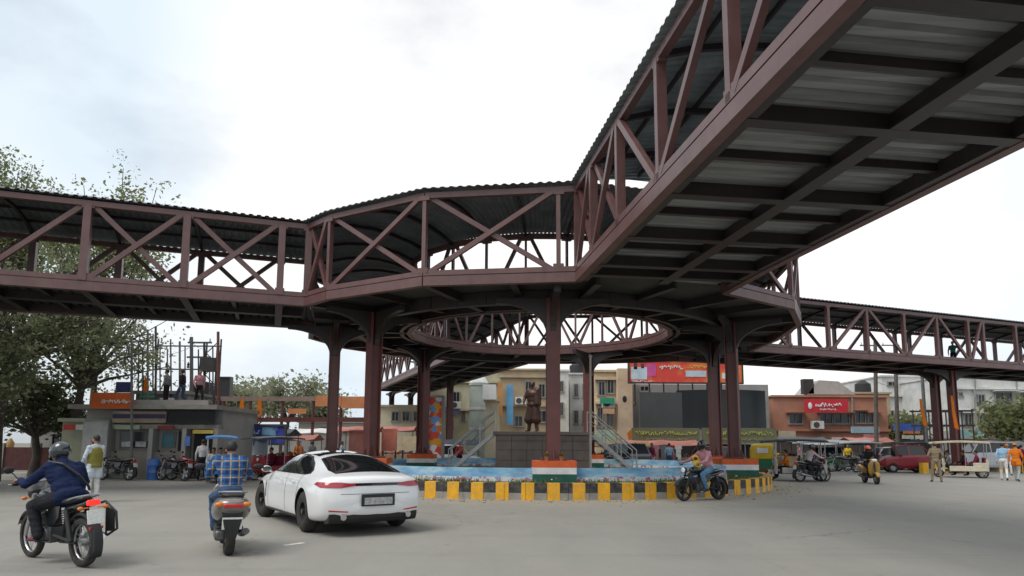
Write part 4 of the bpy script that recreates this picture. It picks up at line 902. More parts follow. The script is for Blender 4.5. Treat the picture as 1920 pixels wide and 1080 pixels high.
for i in range(5200):
    a = rnd.uniform(0, 2 * pi); r = sqrt(rnd.uniform(7.95 ** 2, 8.85 ** 2)) if i % 5 else sqrt(rnd.uniform(3 ** 2, 7.5 ** 2)); x, y = KC.x + r * cos(a), KC.y + r * sin(a)
    if noise.noise((x * .9, y * .9, 0)) < -.12: continue
    h = rnd.uniform(.05, .16); b = rnd.uniform(0, pi); dx, dy = cos(b) * .02, sin(b) * .02; lx, ly = rnd.uniform(-.06, .06), rnd.uniform(-.06, .06)
    gb.add([(x - dx, y - dy, .44), (x + dx, y + dy, .44), (x + lx, y + ly, .44 + h)], [(0, 1, 2)])
tag(gb.build('grass', mat('grass blades', (.09, .13, .03), .8, var=.4, vs=.8)), 'sparse short grass on the island soil', 'grass', kind='stuff')
fb = MB()
for i in range(330):
    a = rnd.uniform(0, 2 * pi); r = rnd.uniform(8.0, 8.7); x, y = KC.x + r * cos(a), KC.y + r * sin(a)
    if noise.noise((x * 1.4, y * 1.4, 4)) < .0: continue
    fb.ell((x, y, .5 + rnd.uniform(0, .1)), (.03, .03, .022), None, 6, 4, mi=rnd.choice((0, 0, 1)))
tag(fb.build('flowers', [mat('red petals', (.5, .04, .05), .7), mat('white petals', (.7, .68, .66), .7)]), 'small red and white flowers dotted along the island edge', 'flowers', kind='stuff')
# painted low wall
t = NT('blue mural paint'); co_ = t.coord(); sp = t.new('ShaderNodeSeparateXYZ'); t.link(co_, sp.inputs[0])
c_ = t.ramp(t.noise(.9, 4, .6, co_, (1, 1, 3)), [(.3, (.10, .26, .50)), (.5, (.22, .45, .66)), (.62, (.45, .62, .74)), (.75, (.14, .2, .42))])
t.base(t.mix(t.ramp(t.noise(5, 4, .6, co_), [(.55, 0.0), (.72, .7)]), c_, (.5, .48, .46))); t.b.inputs['Roughness'].default_value = .8; m_mural = t.m
t = NT('white dotted band'); t.base(t.ramp(t.noise(4.5, 2, .5), [(.4, (.62, .66, .68)), (.55, (.58, .6, .62)), (.6, (.5, .08, .07)), (.7, (.25, .4, .6))])); m_band = t.m
mb = MB(); N_ = 90; rw = 7.78
for z0, z1, mi, r in ((.44, .565, 1, rw + .02), (.565, .84, 0, rw)):
    vs = []
    for i in range(N_):
        a = 2 * pi * i / N_
        for q, z in ((r, z0), (r, z1), (rw - .14, z1), (rw - .14, z0)): vs.append((KC.x + q * cos(a), KC.y + q * sin(a), z))
    mb.add(vs, [(i * 4 + j, i * 4 + (j + 1) % 4, ((i + 1) % N_) * 4 + (j + 1) % 4, ((i + 1) % N_) * 4 + j) for i in range(N_) for j in range(4)], mi)
ob('mural_wall', mb, [m_mural, m_band], 'low curved wall painted sky blue with a dotted white foot, inside the striped kerb', 'wall')
# tricolour plinths at the column feet
m_saf = mat('saffron paint', (.62, .11, .025), .7, var=.2, vs=3); m_fw = mat('white wall paint', (.66, .66, .68), .7, var=.15, vs=3); m_fg = mat('dark green paint', (.012, .09, .065), .7, var=.25, vs=3)
names_ = ['tricolour plinth hidden behind the white car roof', 'tricolour plinth in front centre under the nearest middle column', 'tricolour plinth beside the rider in the pink shirt', 'tricolour plinth of the column behind the rider', 'tricolour plinth at the thin back column beside the flagpole', 'tricolour plinth at the back column beside the painted banner tower', 'tricolour plinth of the outermost left column']
for (x, y), lb in zip(((-4.85, 23.4), (1.28, 20.7), (8.2, 24.9), (8.85, 29.3), (3.85, 33.6), (-4.3, 32.6), (-7.0, 26.3)), names_):
    root = empty('flag_plinth', (x, y, 0), 0, lb, 'plinth', 'tricolour plinths round the columns')
    for n, z0, z1, m in (('green_band', .42, .68, m_fg), ('white_band', .68, .87, m_fw), ('saffron_band', .87, 1.07, m_saf)):
        mb = MB(); mb.box((0, 0, (z0 + z1) / 2), (1.3, 1.2, z1 - z0)); mb.build(n, m, root)
for x, y, lb in ((1.05, 19.95, 'potted plant on the left of the front plinth top'), (1.5, 19.98, 'potted plant on the right of the front plinth top')):
    root = empty('potted_plant', (x, y + .3, 1.07), 0, lb, 'potted plant'); mb = MB(); mb.lathe([(.05, 0), (.075, .12), (.08, .13), (.07, .13)], n=14); mb.build('pot', mat('terracotta', (.3, .16, .07), .8), root, smooth=True)
    mb = MB()
    for i in range(60):
        a, e, l = rnd.uniform(0, 6.28), rnd.uniform(.3, 1.4), rnd.uniform(.08, .2); d = V((cos(a) * cos(e), sin(a) * cos(e), sin(e))); s = d.cross(V((0, 0, 1))).normalized() * .015; b = V((0, 0, .12)); mb.add([b + d * l * .3, b + d * l * .65 + s, b + d * l, b + d * l * .65 - s], [(0, 1, 2, 3)])
    mb.build('foliage', mat('olive ochre leaves', (.22, .17, .04), .7), root)
# statue on its granite plinth
m_gran = mat('brown granite cladding', (.19, .15, .13), .55, var=.3, vs=1.8, dirt=(.2, .16, .13))
root = empty('statue_plinth', (1.25, 28.4, .44), 0, 'square brown granite plinth under the bronze statue', 'plinth')
mb = MB(); mb.box((0, 0, .12), (4.1, 4.1, .24)); mb.build('step', m_gran, root, bevel=.015); mb = MB(); mb.box((0, 0, .86), (3.75, 3.75, 1.24)); mb.build('block', m_gran, root, bevel=.01)
mb = MB(); mb.box((0, 0, 1.55), (3.95, 3.95, .14)); mb.build('cap', m_gran, root, bevel=.02)
mb = MB()
for i in range(5): mb.box((-1.25 + .6 * i, -1.88, .86), (.012, .012, 1.2))
for z in (.5, .9, 1.25): mb.box((0, -1.88, z), (3.7, .012, .012))
mb.build('joint', mat('dark joint', (.05, .04, .035), .9), root)
m_bronze = mat('dark bronze', (.10, .052, .04), .45, .35, var=.4, vs=4)
J_ = stance('stand', 1.8, elR=(.3, .05, 1.14), wrR=(.24, .22, 1.0), anL=(-.16, .02, .09), toL=(-.2, .18, .035), anR=(.16, .0, .09), toR=(.2, .16, .035), look=(.3, 1, .1))
P_, hm_, hd_ = seg_prims(J_, 1.5, 1.4, True, 'curl')
for s in 'LR': P_.append(('c', V(J_['hp' + s]), V(J_['kn' + s]).lerp(V(J_['an' + s]), .15) + V((.03 if s == 'R' else -.03, 0, 0)), .13, .19))
P_.append(('c', V((-.08, 0, 1.5)), V((-.2, .05, 1.0)), .1, .14))
st = body_mesh('statue', P_, dict((k, m_bronze) for k in ('torso', 'arm', 'hip', 'leg', 'shoe', 'skin', 'eye', 'lip', 'c')), .016); tag(st, 'dark bronze statue of a standing robed figure on the granite plinth', 'statue'); st.location = (.9, 28.3, 2.06); st.scale = (1.2, 1.2, 1.2); st.rotation_euler = (0, 0, R(150))
m_steel = mat('galvanised rail', (.42, .42, .42), .4, .6, var=.2)
def stair(x0, x1, z0, z1, y, lb):
    root = empty('metal_stair', (x0, y, z0), 0, lb, 'staircase'); dx, dz = x1 - x0, z1 - z0
    mb = MB()
    for yy in (-.5, .5): mb.beam((0, yy, 0), (dx, yy, dz), .05, .14)
    mb.build('stringer', m_steel, root); mb = MB()
    for i in range(8): mb.box((dx * (i + .5) / 8, 0, dz * (i + .5) / 8), (.26, .98, .04))
    mb.build('tread', m_steel, root); mb = MB()
    for yy in (-.5, .5):
        mb.tube([(0, yy, .9), (dx, yy, dz + .9)], .03, 8)
        for i in range(4): f = i / 3; mb.tube([(dx * f, yy, dz * f), (dx * f, yy, dz * f + .9)], .022, 6)
        mb.tube([(0, yy, .5), (dx, yy, dz + .5)], .018, 6)
    mb.build('handrail', m_steel, root)
stair(-2.5, -.65, .44, 2.03, 27.4, 'grey metal staircase with rails climbing to the left of the statue plinth'); stair(5.0, 3.15, .44, 2.03, 27.6, 'grey metal staircase with rails climbing to the right of the statue plinth')
def pole(name, px, y0, y1, Y, r0, r1, m, lb, cat, zb=None, extra=None, lean=0, group=None):
    a, b = at(px, y0, Y), at(px + lean, y1, Y); z0 = a.z if zb is None else zb
    mb = MB(); mb.v = []; mb.cyl((0, 0, 0), (b.x - a.x, 0, b.z - z0), r0, r1, 10); root = empty(name, (a.x, Y, z0), 0, lb, cat, group); mb.build('shaft', m, root, smooth=True)
    if extra: extra(root, V((b.x - a.x, 0, b.z - z0)))
    return root
def flagtop(root, top):
    mb = MB(); mb.ell(top, (.06, .06, .06)); mb.build('finial', m_steel, root, smooth=True)
    mb = MB(); mb.cyl((0, 0, 0), (0, 0, .12), .12, .09, 12); mb.build('foot', m_conc, root)
pole('flagpole', 1107, 880, 668, 22.3, .045, .035, mat('cream painted pole', (.5, .45, .38), .6, var=.2), 'thin cream pole on the island right of the front column', 'pole', .44, flagtop)
# ------------------------------------------------------------------ buildings
m_pane = mat('dark window glass', (.03, .035, .04), .1, var=.3, vs=.6); m_frame = mat('grey window frame', (.25, .24, .23), .6)
def wallmat(name, c, dirt=None): return mat(name, c, .9, var=.2, vs=.45, dirt=dirt or tuple(x * .62 for x in c), bump=.25, bs=14)
def building(label, px0, px1, pyt, Y, m, wins=(), depth=9, pyb=None, parapet=.5, extra=None, cat='building', rz=0, band=None, name='building', winm=None):
    a, b = at(px0, pyt, Y), at(px1, pyt, Y); W_ = b.x - a.x; zt = a.z; z0 = 0 if pyb is None else at(px0, pyb, Y).z; cx = (a.x + b.x) / 2
    root = empty(name, (cx, Y, z0), rz, label, cat)
    mb = MB(); mb.box((0, depth / 2, (zt - z0) / 2), (W_, depth, zt - z0)); mb.build('wall', m, root)
    if parapet:
        mb = MB()
        mb.box((0, -.04, zt - z0 + .06), (W_ + .24, .3, .16)); mb.box((0, depth, zt - z0 + .05), (W_ + .2, .25, .12)); mb.box((-W_ / 2, depth / 2, zt - z0 + .055), (.22, depth - .3, .13)); mb.box((W_ / 2, depth / 2, zt - z0 + .055), (.22, depth - .3, .13)); mb.build('cornice', m, root)
    for w_ in wins:
        p, q = at(w_[0], w_[1], Y), at(w_[2], w_[3], Y); wx, wz = (p.x + q.x) / 2 - cx, (p.z + q.z) / 2 - z0; ww, wh = q.x - p.x, p.z - q.z
        fm = MB(); t_ = .09
        for dx, dz, sx, sz in ((0, wh / 2, ww + t_, t_), (0, -wh / 2, ww + t_ * 2.2, t_ * 1.3), (-ww / 2, 0, t_, wh - t_), (ww / 2, 0, t_, wh - t_), (0, 0, .05, wh - t_)): fm.box((wx + dx, -.04, wz + dz), (sx, .16, sz))
        f = fm.build('window', m_frame, root); pm = MB(); pm.box((wx, -.012, wz), (ww - .06, .04, wh - .06)); pm.build('pane', winm or m_pane, f)
        if len(w_) > 4:
            sm = MB(); sm.box((wx, -.35, wz + wh / 2 + .12), (ww + .5, .62, .07)); sm.build('sunshade', m, root)
    if band:
        for z in band: mb = MB(); zz = at(px0, z, Y).z - z0; mb.box((0, -.1, zz), (W_ + .16, .28, .2)); mb.build('floor_band', m, root)
    if extra: extra(root, cx, Y, z0)
    return root
def board(name, px0, py0, px1, py1, Y, m, label, cat='sign', th=.14, frame=None, legs=None, rz=0, marks=None, curved=0):
    a, b = at(px0, py0, Y), at(px1, py1, Y); W_, H_ = b.x - a.x, a.z - b.z; c = ((a.x + b.x) / 2, Y, (a.z + b.z) / 2)
    root = empty(name, (c[0], c[1], b.z), rz, label, cat); mb = MB()
    if curved:
        k = 16; vs = []
        for i in range(k + 1):
            s = -1 + 2 * i / k; x = W_ / 2 * s; y = curved * s * s
            for z in (0, H_):
                for dy in (0, th): vs.append((x, y + dy, z))
        mb.add(vs, [f for i in range(k) for f in ((i * 4, i * 4 + 4, i * 4 + 6, i * 4 + 2), (i * 4 + 1, i * 4 + 3, i * 4 + 7, i * 4 + 5), (i * 4 + 2, i * 4 + 6, i * 4 + 7, i * 4 + 3), (i * 4, i * 4 + 1, i * 4 + 5, i * 4 + 4))] + [(0, 2, 3, 1), (k * 4, k * 4 + 1, k * 4 + 3, k * 4 + 2)])
    else: mb.box((0, 0, H_ / 2), (W_, th, H_))
    mb.build('panel', m, root, smooth=bool(curved))
    if frame:
        mb = MB()
        for x in (-W_ / 2, W_ / 2): mb.box((x, -.02, H_ / 2), (.1, th + .1, H_ + .1))
        for z in (0, H_): mb.box((0, -.02, z), (W_ - .1, th + .1, .1))
        mb.build('frame', frame, root)
    if legs is not None:
        for x in (-W_ * .4, W_ * .4): mb = MB(); mb.cyl((x, th, -(b.z - legs)), (x, th, H_ * .8), .06, None, 8); mb.build('leg', m_under, root)
    for (u0, v0, u1, v1, mm) in (marks or ()):
        mb = MB(); mb.box((-W_ / 2 + W_ * (u0 + u1) / 2, -th / 2 - .012, H_ * (1 - (v0 + v1) / 2)), (W_ * (u1 - u0), .02, H_ * (v1 - v0))); mb.build('printed_patch', mm, root)
    return root
def scribble(root_board, m, u0, u1, v, px0, py0, px1, py1, Y, h=.16, seed=1, th=.14):
    """illegible hand lettering: a run of small raised strokes along one line of a sign"""
    a, b = at(px0, py0, Y), at(px1, py1, Y); W_, H_ = b.x - a.x, a.z - b.z; r_ = random.Random(seed); mb = MB(); x = -W_ / 2 + W_ * u0; z = H_ * (1 - v); y = -th / 2 - .03
    while x < -W_ / 2 + W_ * u1:
        w2 = h * r_.uniform(.3, .8); pts = [(x + w2 * t, y, z + h * r_.uniform(-.5, .5)) for t in (0, .3, .6, .9)]; mb.tube(pts, h * .1, 5); x += w2 * 1.15
    mb.build('lettering', m, root_board)
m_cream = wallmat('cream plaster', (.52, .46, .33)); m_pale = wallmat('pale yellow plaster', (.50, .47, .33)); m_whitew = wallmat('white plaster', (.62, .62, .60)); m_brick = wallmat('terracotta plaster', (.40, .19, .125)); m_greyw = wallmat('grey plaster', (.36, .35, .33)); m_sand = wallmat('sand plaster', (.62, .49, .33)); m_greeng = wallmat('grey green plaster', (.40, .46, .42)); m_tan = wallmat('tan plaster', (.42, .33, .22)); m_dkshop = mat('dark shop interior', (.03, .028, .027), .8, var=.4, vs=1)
W8 = mat('white sign paint', (.72, .72, .72), .6, var=.08); m_signred = mat('red signboard', (.52, .02, .035), .5, var=.15)
building('long pale yellow building behind the painted banner tower', 800, 952, 690, 62, m_pale, [(850, 735, 862, 755), (866, 770, 872, 790), (838, 790, 850, 805)], 10, band=(716, 768))
board('shop_sign', 829, 762, 861, 776, 61.4, mat('violet sign', (.2, .18, .42), .6), 'small violet shop sign on the pale yellow building')
def tower():
    a = at(885, 722, 57); b = at(908, 722, 57); root = empty('round_tower', ((a.x + b.x) / 2, 58, 0), 0, 'pale grey green round corner tower beside the cream pillar', 'tower'); mb = MB(); r = (b.x - a.x) * .75
    mb.lathe([(r, 0), (r, a.z), (r * 1.08, a.z + .02), (r * 1.08, a.z + .25)], n=28); mb.build('drum', m_greeng, root, smooth=True)
    mb = MB(); mb.lathe([(r * 1.08, a.z + .25), (r * .6, a.z + .9), (.01, a.z + 1.1)], n=28); mb.build('roof', m_whitew, root, smooth=True)
    for z in (2.9, 4.6): mb = MB(); mb.lathe([(r * 1.0, z - .1), (r * 1.07, z - .1), (r * 1.07, z + .1), (r * 1.0, z + .1)], n=28); mb.build('ring_band', m_whitew, root, smooth=True)
tower()
building('narrow cream pillar block with a white box on top, left of the statue', 910, 934, 752, 54, m_cream, [], 2.2, extra=None); board('white_box_sign', 906, 722, 930, 750, 54, W8, 'white box sign above the cream pillar block', th=1.2)
building('tan building with a blue hanging banner behind the statue', 938, 1040, 694, 60, m_tan, [(985, 715, 996, 735), (1010, 720, 1022, 745), (965, 780, 980, 800), (1008, 770, 1024, 792)], 9, band=(706, 760))
board('hanging_banner', 950, 722, 962, 796, 59.3, mat('blue hanging banner', (.12, .36, .62), .7, var=.5, vs=.5), 'tall blue hanging banner left of the statue', 'banner', .03)
board('hanging_banner', 933, 716, 942, 780, 58.8, mat('tan orange banner', (.5, .25, .1), .7, var=.4, vs=.5), 'tall tan and orange hanging banner beside the blue one', 'banner', .03)
building('white narrow building right of the front column', 1042, 1066, 696, 58, m_whitew, [(1048, 715, 1056, 735), (1048, 755, 1056, 780)], 8); building('light grey striped building behind the thin back column', 1068, 1120, 702, 63, wallmat('pale grey plaster', (.5, .49, .46)), [(1076, 720, 1084, 745), (1092, 720, 1100, 745), (1076, 770, 1084, 795), (1092, 770, 1100, 795)], 8)
building('sand coloured building with a tall blank pillar left of the red billboard', 1116, 1186, 697, 50, m_sand, [(1122, 716, 1134, 742), (1138, 712, 1151, 738), (1120, 764, 1130, 800), (1136, 764, 1150, 800)], 8, band=(710, 755))
mb = MB(); a, b = at(1156, 692, 49.6), at(1185, 832, 49.6); root = empty('facade_pillar', ((a.x + b.x) / 2, 49.5, 0), 0, 'tall blank sand coloured pillar with orange marks', 'pillar'); mb.box((0, 0, a.z / 2), (b.x - a.x, .8, a.z)); mb.build('shaft', wallmat('warm sand plaster', (.66, .51, .36)), root)
mb = MB(); mb.ell((-.05, -.41, 4.9), (.16, .03, .24)); mb.build('emblem', m_under, root); mb = MB(); mb.prism([(0, 0), (.25, .25), (.15, .8), (-.1, .5)], .03, M.Translation((.2, -.42, 1.9)) @ M.Rotation(pi / 2, 4, 'X')); mb.build('painted_mark', m_orange, root)
board('awning_sign', 1125, 746, 1152, 757, 49, mat('green sign', (.03, .3, .18), .6), 'green awning sign on the sand coloured building'); board('shop_sign', 1131, 766, 1152, 776, 48.9, mat('peach sign', (.6, .35, .2), .6), 'small peach sign below the green awning sign'); board('shop_sign', 1116, 806, 1153, 828, 48.7, mat('pale green painted board', (.4, .5, .38), .6, var=.4, vs=.8), 'pale green painted board beside the blank pillar')
building('dull grey block carrying the red billboard', 1186, 1440, 720, 52, wallmat('dark grey plaster', (.27, .26, .25)), [(1200, 724, 1216, 734)], 10, parapet=0)
m_bb = NT('red orange billboard print'); m_bb.base(m_bb.mix(m_bb.ramp(m_bb.noise(.5, 3, .6), [(.45, 0.0), (.6, 1.0)]), (.68, .06, .04), (.75, .22, .05))); m_bb.b.inputs['Roughness'].default_value = .5
mag = mat('magenta print', (.55, .08, .28), .6, var=.3, vs=1); pale = mat('pale blue print', (.5, .6, .66), .6, var=.25, vs=1); dkp = mat('dark print', (.08, .03, .05), .6)
bbd = board('billboard', 1178, 676, 1392, 719, 47.5, m_bb.m, 'long red and orange billboard above the grey roof, with pale and magenta prints', 'billboard', .2, m_under, None, 0, [(.02, .3, .16, .85, pale), (.16, .15, .24, .7, mag), (.045, .12, .075, .4, dkp), (.11, .15, .135, .35, dkp), (.5, .45, .68, .72, pale), (.82, .55, .96, .8, W8)])
for i in range(8): a = at(1190 + i * 27, 719, 47.7); mb = MB(); mb.cyl((a.x - bbd.location.x, .15, -1.6), (a.x - bbd.location.x, .15, 1.2), .05, None, 6); mb.build('strut', m_under, bbd)
scribble(bbd, W8, .27, .45, .3, 1178, 676, 1392, 719, 47.5, .35, 3, .2); scribble(bbd, mat('yellow print', (.7, .55, .1), .6), .52, .72, .28, 1178, 676, 1392, 719, 47.5, .22, 4, .2); scribble(bbd, W8, .03, .2, .93, 1178, 676, 1392, 719, 47.5, .2, 14, .2)
m_led = mat('dark screen glass', (.02, .024, .028), .3, var=.35, vs=.3); m_cladg = mat('grey metal cladding', (.075, .08, .083), .5, .1, var=.25, vs=.4)
board('cladding_wall', 1198, 736, 1284, 806, 45.5, m_cladg, 'grey metal clad wall left of the dark curved glass front', 'wall', .5)
board('glass_front', 1276, 730, 1447, 806, 44.5, m_led, 'dark curved glass front above the olive shop sign', 'shop front', .3, None, None, 0, None, .9)
m_olive_s = mat('olive signboard', (.16, .16, .09), .6, var=.25, vs=.6); m_lime = mat('lime lettering', (.45, .5, .12), .6)
for i, (x0, x1, lb) in enumerate(((1184, 1312, 'long olive shop sign under the grey clad wall'), (1316, 1456, 'long olive shop sign under the dark curved glass'))):
    s = board('shop_sign', x0, 802, x1, 831, 43.2, m_olive_s, lb); scribble(s, m_lime, .05, .95, .35, x0, 802, x1, 831, 43.2, .28, 20 + i); scribble(s, mat('sand lettering', (.4, .36, .22), .6), .2, .8, .75, x0, 802, x1, 831, 43.2, .16, 30 + i)
building('row of dark open shop fronts under the olive signs', 1186, 1456, 832, 45.6, m_dkshop, [], 6, parapet=0)
building('terracotta two storey building with a red signboard', 1448, 1662, 744, 56, m_brick, [(1478, 776, 1504, 795, 1), (1536, 776, 1560, 795, 1), (1562, 776, 1592, 795, 1), (1602, 772, 1622, 794, 1), (1626, 776, 1646, 794, 1)], 10, band=(806,))
rs = board('shop_sign', 1508, 748, 1590, 774, 55, m_signred, 'bright red signboard with white lettering on the terracotta building'); scribble(rs, W8, .24, .8, .42, 1508, 748, 1590, 774, 55, .38, 7); scribble(rs, W8, .34, .72, .76, 1508, 748, 1590, 774, 55, .18, 8)
mb = MB(); mb.ell((-1.35, -.1, .55), (.16, .03, .28)); mb.build('drop_emblem', W8, rs)
root = empty('roof_shed', (at(1540, 744, 60).x, 60, at(1540, 742, 60).z), 0, 'grey sloping roof shed on the terracotta building', 'shed'); mb = MB(); mb.prism([(-1.9, 0), (2.3, 0), (.9, 1.15), (-.8, 1.25)], 3, M.Rotation(pi / 2, 4, 'X')); mb.build('sloping_roof', m_greyw, root); mb = MB(); mb.box((-1.75, -1.2, .7), (.9, .6, 1.3)); mb.build('tank_box', m_dkshop, root)
building('tan parapet house beside the terracotta building', 1600, 1668, 738, 61, m_tan, [], 6); building('white building with small square windows behind the poles', 1652, 1745, 706, 66, m_whitew, [(1692, 718, 1703, 730), (1698, 752, 1712, 768), (1664, 716, 1680, 724), (1718, 748, 1730, 762), (1664, 770, 1676, 790)], 9, band=(742,))
building('large white building with a barred window at the far right', 1788, 1990, 704, 58, m_whitew, [(1864, 736, 1898, 762, 1), (1914, 738, 1935, 760, 1), (1796, 736, 1804, 744), (1870, 778, 1896, 800, 1), (1806, 776, 1822, 800), (1832, 740, 1846, 760), (1834, 778, 1848, 800), (1920, 778, 1940, 800)], 12, band=(728, 772)); building('white annex between the bridge pier and the white building', 1742, 1790, 716, 63, wallmat('chalky plaster', (.55, .55, .53)), [(1750, 740, 1758, 752)], 8)
for lb, x0, y0, x1, y1, Y, c in (('pale blue shop awning board below the terracotta windows', 1596, 800, 1648, 812, 52, (.32, .46, .52)), ('pink shop board near the blue sign', 1620, 814, 1650, 832, 51, (.45, .2, .2)), ('blue shop sign beside the second utility pole', 1676, 794, 1726, 808, 50, (.06, .14, .5)), ('orange strip sign under the blue shop sign', 1694, 808, 1724, 813, 49.8, (.6, .2, .06)), ('white shop board under the orange strip sign', 1692, 816, 1736, 823, 49.6, (.65, .63, .58)), ('white pink shop board under the terracotta wall', 1560, 820, 1600, 830, 51.5, (.6, .5, .5)), ('sand coloured shop board right of the olive sign', 1460, 808, 1492, 826, 51, (.42, .36, .27))): board('shop_sign', x0, y0, x1, y1, Y, mat('board ' + lb[:20], c, .7, var=.3, vs=1.2), lb)
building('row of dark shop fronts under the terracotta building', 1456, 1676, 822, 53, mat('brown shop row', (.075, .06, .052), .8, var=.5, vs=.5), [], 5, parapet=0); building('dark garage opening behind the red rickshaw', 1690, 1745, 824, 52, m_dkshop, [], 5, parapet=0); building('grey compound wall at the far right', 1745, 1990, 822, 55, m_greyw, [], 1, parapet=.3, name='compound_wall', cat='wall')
# far strip of houses that closes the street behind the market
building('low grey market building far behind the tents', 560, 800, 792, 66, m_greyw, [(600, 800, 612, 812), (640, 800, 652, 812), (730, 800, 742, 812)], 8); building('cream arcade building behind the dark far piers', 700, 812, 762, 58, m_cream, [(735, 772, 748, 790), (755, 772, 768, 790), (776, 772, 788, 790)], 8); building('white low building behind the brown gantry', 420, 560, 806, 70, m_whitew, [(450, 812, 462, 822), (490, 812, 502, 822)], 8)
# ------------------------------------------------------------------ shop at the left
def shop2():
    Y = 29.5; cx = at(275, 895, Y).x; root = empty('shop_building', (cx, Y, 0), 0, 'low grey shop building at the left with a dark board under its terrace', 'building')
    X = lambda px: at(px, 830, Y).x - cx; Z = lambda py: at(275, py, Y).z
    def part(n, x0, y0, x1, y1, m, y=0, d=.3, par=root): mb = MB(); mb.box(((X(x0) + X(x1)) / 2, y, (Z(y0) + Z(y1)) / 2), (X(x1) - X(x0), d, abs(Z(y0) - Z(y1)))); return mb.build(n, m, par)
    part('wall', 150, 766, 410, 897, m_greyw, 2.3, 4); part('terrace_slab', 138, 760, 414, 768, m_conc, 1.9, 5); part('lintel', 212, 796, 410, 804, m_conc, .1, .5)
    for a, b in ((164, 209), (404, 413), (346, 354), (284, 292)): part('pier', a, 788 if b - a > 20 else 804, b, 897, m_greyw, -.03, .5)
    part('plinth_wall', 210, 846, 346, 897, wallmat('dirty plaster', (.27, .25, .22)), .12, .3); part('dark_board', 318, 769, 402, 795, m_blk, -.2, .15); s = part('sign_strip', 214, 772, 314, 793, mat('tan sign strip', (.38, .30, .22), .6, var=.35, vs=1.5), -.2, .15); part('sign_stripe', 215, 777, 313, 785, mat('navy strip', (.05, .05, .13), .6), -.29, .03, s)
    for x0, y0, x1, y1, m in ((218, 808, 280, 842, m_pane), (298, 810, 324, 840, mat('teal window film', (.02, .16, .19), .25, var=.3)), (328, 806, 344, 880, m_dkshop), (358, 806, 402, 890, m_dkshop)):
        w_ = part('window', x0, y0, x1, y1, m_frame, .28, .12); part('pane', x0 + 2, y0 + 2, x1 - 2, y1 - 2, m, .21, .05, w_)
    for a in (226, 252): part('poster', a, 828, a + 20, 838, mat('pale poster', (.5, .5, .48), .7, var=.5, vs=5), .1, .03)
    part('banner', 162, 792, 208, 894, mat('white notice board', (.46, .46, .46), .7, var=.25, vs=2), -.3, .03); part('notice_mark', 180, 826, 196, 830, m_signred, -.33, .02)
    mb = MB()     # terrace railing
    mb.box((X(315), -.35, Z(764) + .16), (X(412) - X(255), .12, .3)); mb.build('terrace_parapet', m_greyw, root)
shop2()
for lb, x0, y0, x1, y1, Y, c in (('small red shop sign on the kiosk front', 120, 796, 142, 806, 30, (.5, .05, .05)), ('small white shop sign on the kiosk front', 143, 796, 158, 806, 30, (.6, .6, .58)), ('blue poster board on the shop pier beside the door', 347, 818, 356, 836, 28.9, (.1, .2, .5)), ('yellow price board over the second shop door', 362, 806, 400, 813, 29.2, (.6, .45, .1)), ('maroon board over the teal window', 296, 798, 326, 805, 29.2, (.25, .04, .05)), ('pale green board over the left shop window', 216, 797, 262, 805, 29.2, (.35, .45, .32)), ('white board on the terrace room', 300, 746, 330, 757, 32.8, (.6, .6, .6)), ('green strip sign on the terrace room', 262, 740, 292, 746, 32.8, (.05, .35, .2)), ('purple board at the right end of the shop', 412, 776, 436, 790, 33, (.25, .2, .4)), ('yellow board below the purple one', 414, 794, 440, 806, 33.2, (.6, .45, .1))): board('shop_sign', x0, y0, x1, y1, Y, mat('board ' + lb[:24], c, .7, var=.35, vs=2), lb, th=.06)
a = at(250, 762, 30.5); building('mouldy grey terrace room behind the orange banner', 255, 352, 738, 33, wallmat('weathered plaster', (.26, .25, .23)), [], 3, pyb=768); building('dull shed roof at the far left behind the tree', 60, 165, 800, 34, m_greyw, [(100, 812, 130, 835)], 4); building('pale green kiosk wall left of the notice board', 118, 160, 790, 30.2, wallmat('pale green plaster', (.36, .38, .28)), [], 3, name='kiosk', cat='kiosk')
ob_ = board('banner', 172, 736, 250, 766, 28.9, mat('orange red banner', (.66, .13, .02), .7, var=.35, vs=.9), 'orange red banner stretched over the shop terrace under the tree', 'banner', .03); scribble(ob_, W8, .25, .9, .55, 172, 736, 250, 766, 28.9, .2, 9, .03)
board('banner', 218, 716, 246, 736, 31, mat('dark blue banner', (.05, .06, .2), .7, var=.5, vs=2), 'small dark blue banner above the orange red banner', 'banner', .03)
m_rust = mat('rusty red pole', (.16, .055, .05), .7, var=.3); m_gpole = mat('grey weathered pole', (.16, .155, .15), .8, var=.3); m_dpole = mat('dark pole', (.06, .055, .055), .7, var=.3)
def arms_(root, top):
    for k, dz in enumerate((.3, 1.1)): mb = MB(); mb.box((0, 0, top.z - dz), (1.3, .08, .09)); mb.build('crossarm', m_gpole, root)
    for x in (-.55, .55): mb = MB(); mb.lathe([(.03, 0), (.05, .05), (.03, .1), (.045, .14), (.01, .2)], (x, 0, top.z - .26), 8); mb.build('insulator', m_whitew, root)
def lattice(root, top):
    mb = MB()
    for s in (-1, 1): mb.box((s * .28, 0, top.z / 2), (.07, .07, top.z))
    n = 12
    for i in range(n): z0, z1 = top.z * i / n, top.z * (i + 1) / n; mb.beam((-.28 * (1 if i % 2 else -1), 0, z0), (.28 * (1 if i % 2 else -1), 0, z1), .04, .04)
    mb.build('lattice', m_dpole, root); mb = MB(); mb.box((.0, -.1, top.z - 1.2), (.9, .5, .7)); mb.build('transformer', m_dpole, root)
pole('steel_pole', 292, 764, 612, 31, .05, .05, m_dpole, 'thin dark pole on the terrace nearest the tree', 'pole'); pole('steel_pole', 337, 764, 640, 32, .05, .05, m_gpole, 'thin grey pole between two people on the terrace', 'pole'); pole('steel_pole', 277, 764, 618, 32, .05, .05, m_gpole, 'thin grey pole behind the orange flag', 'pole')
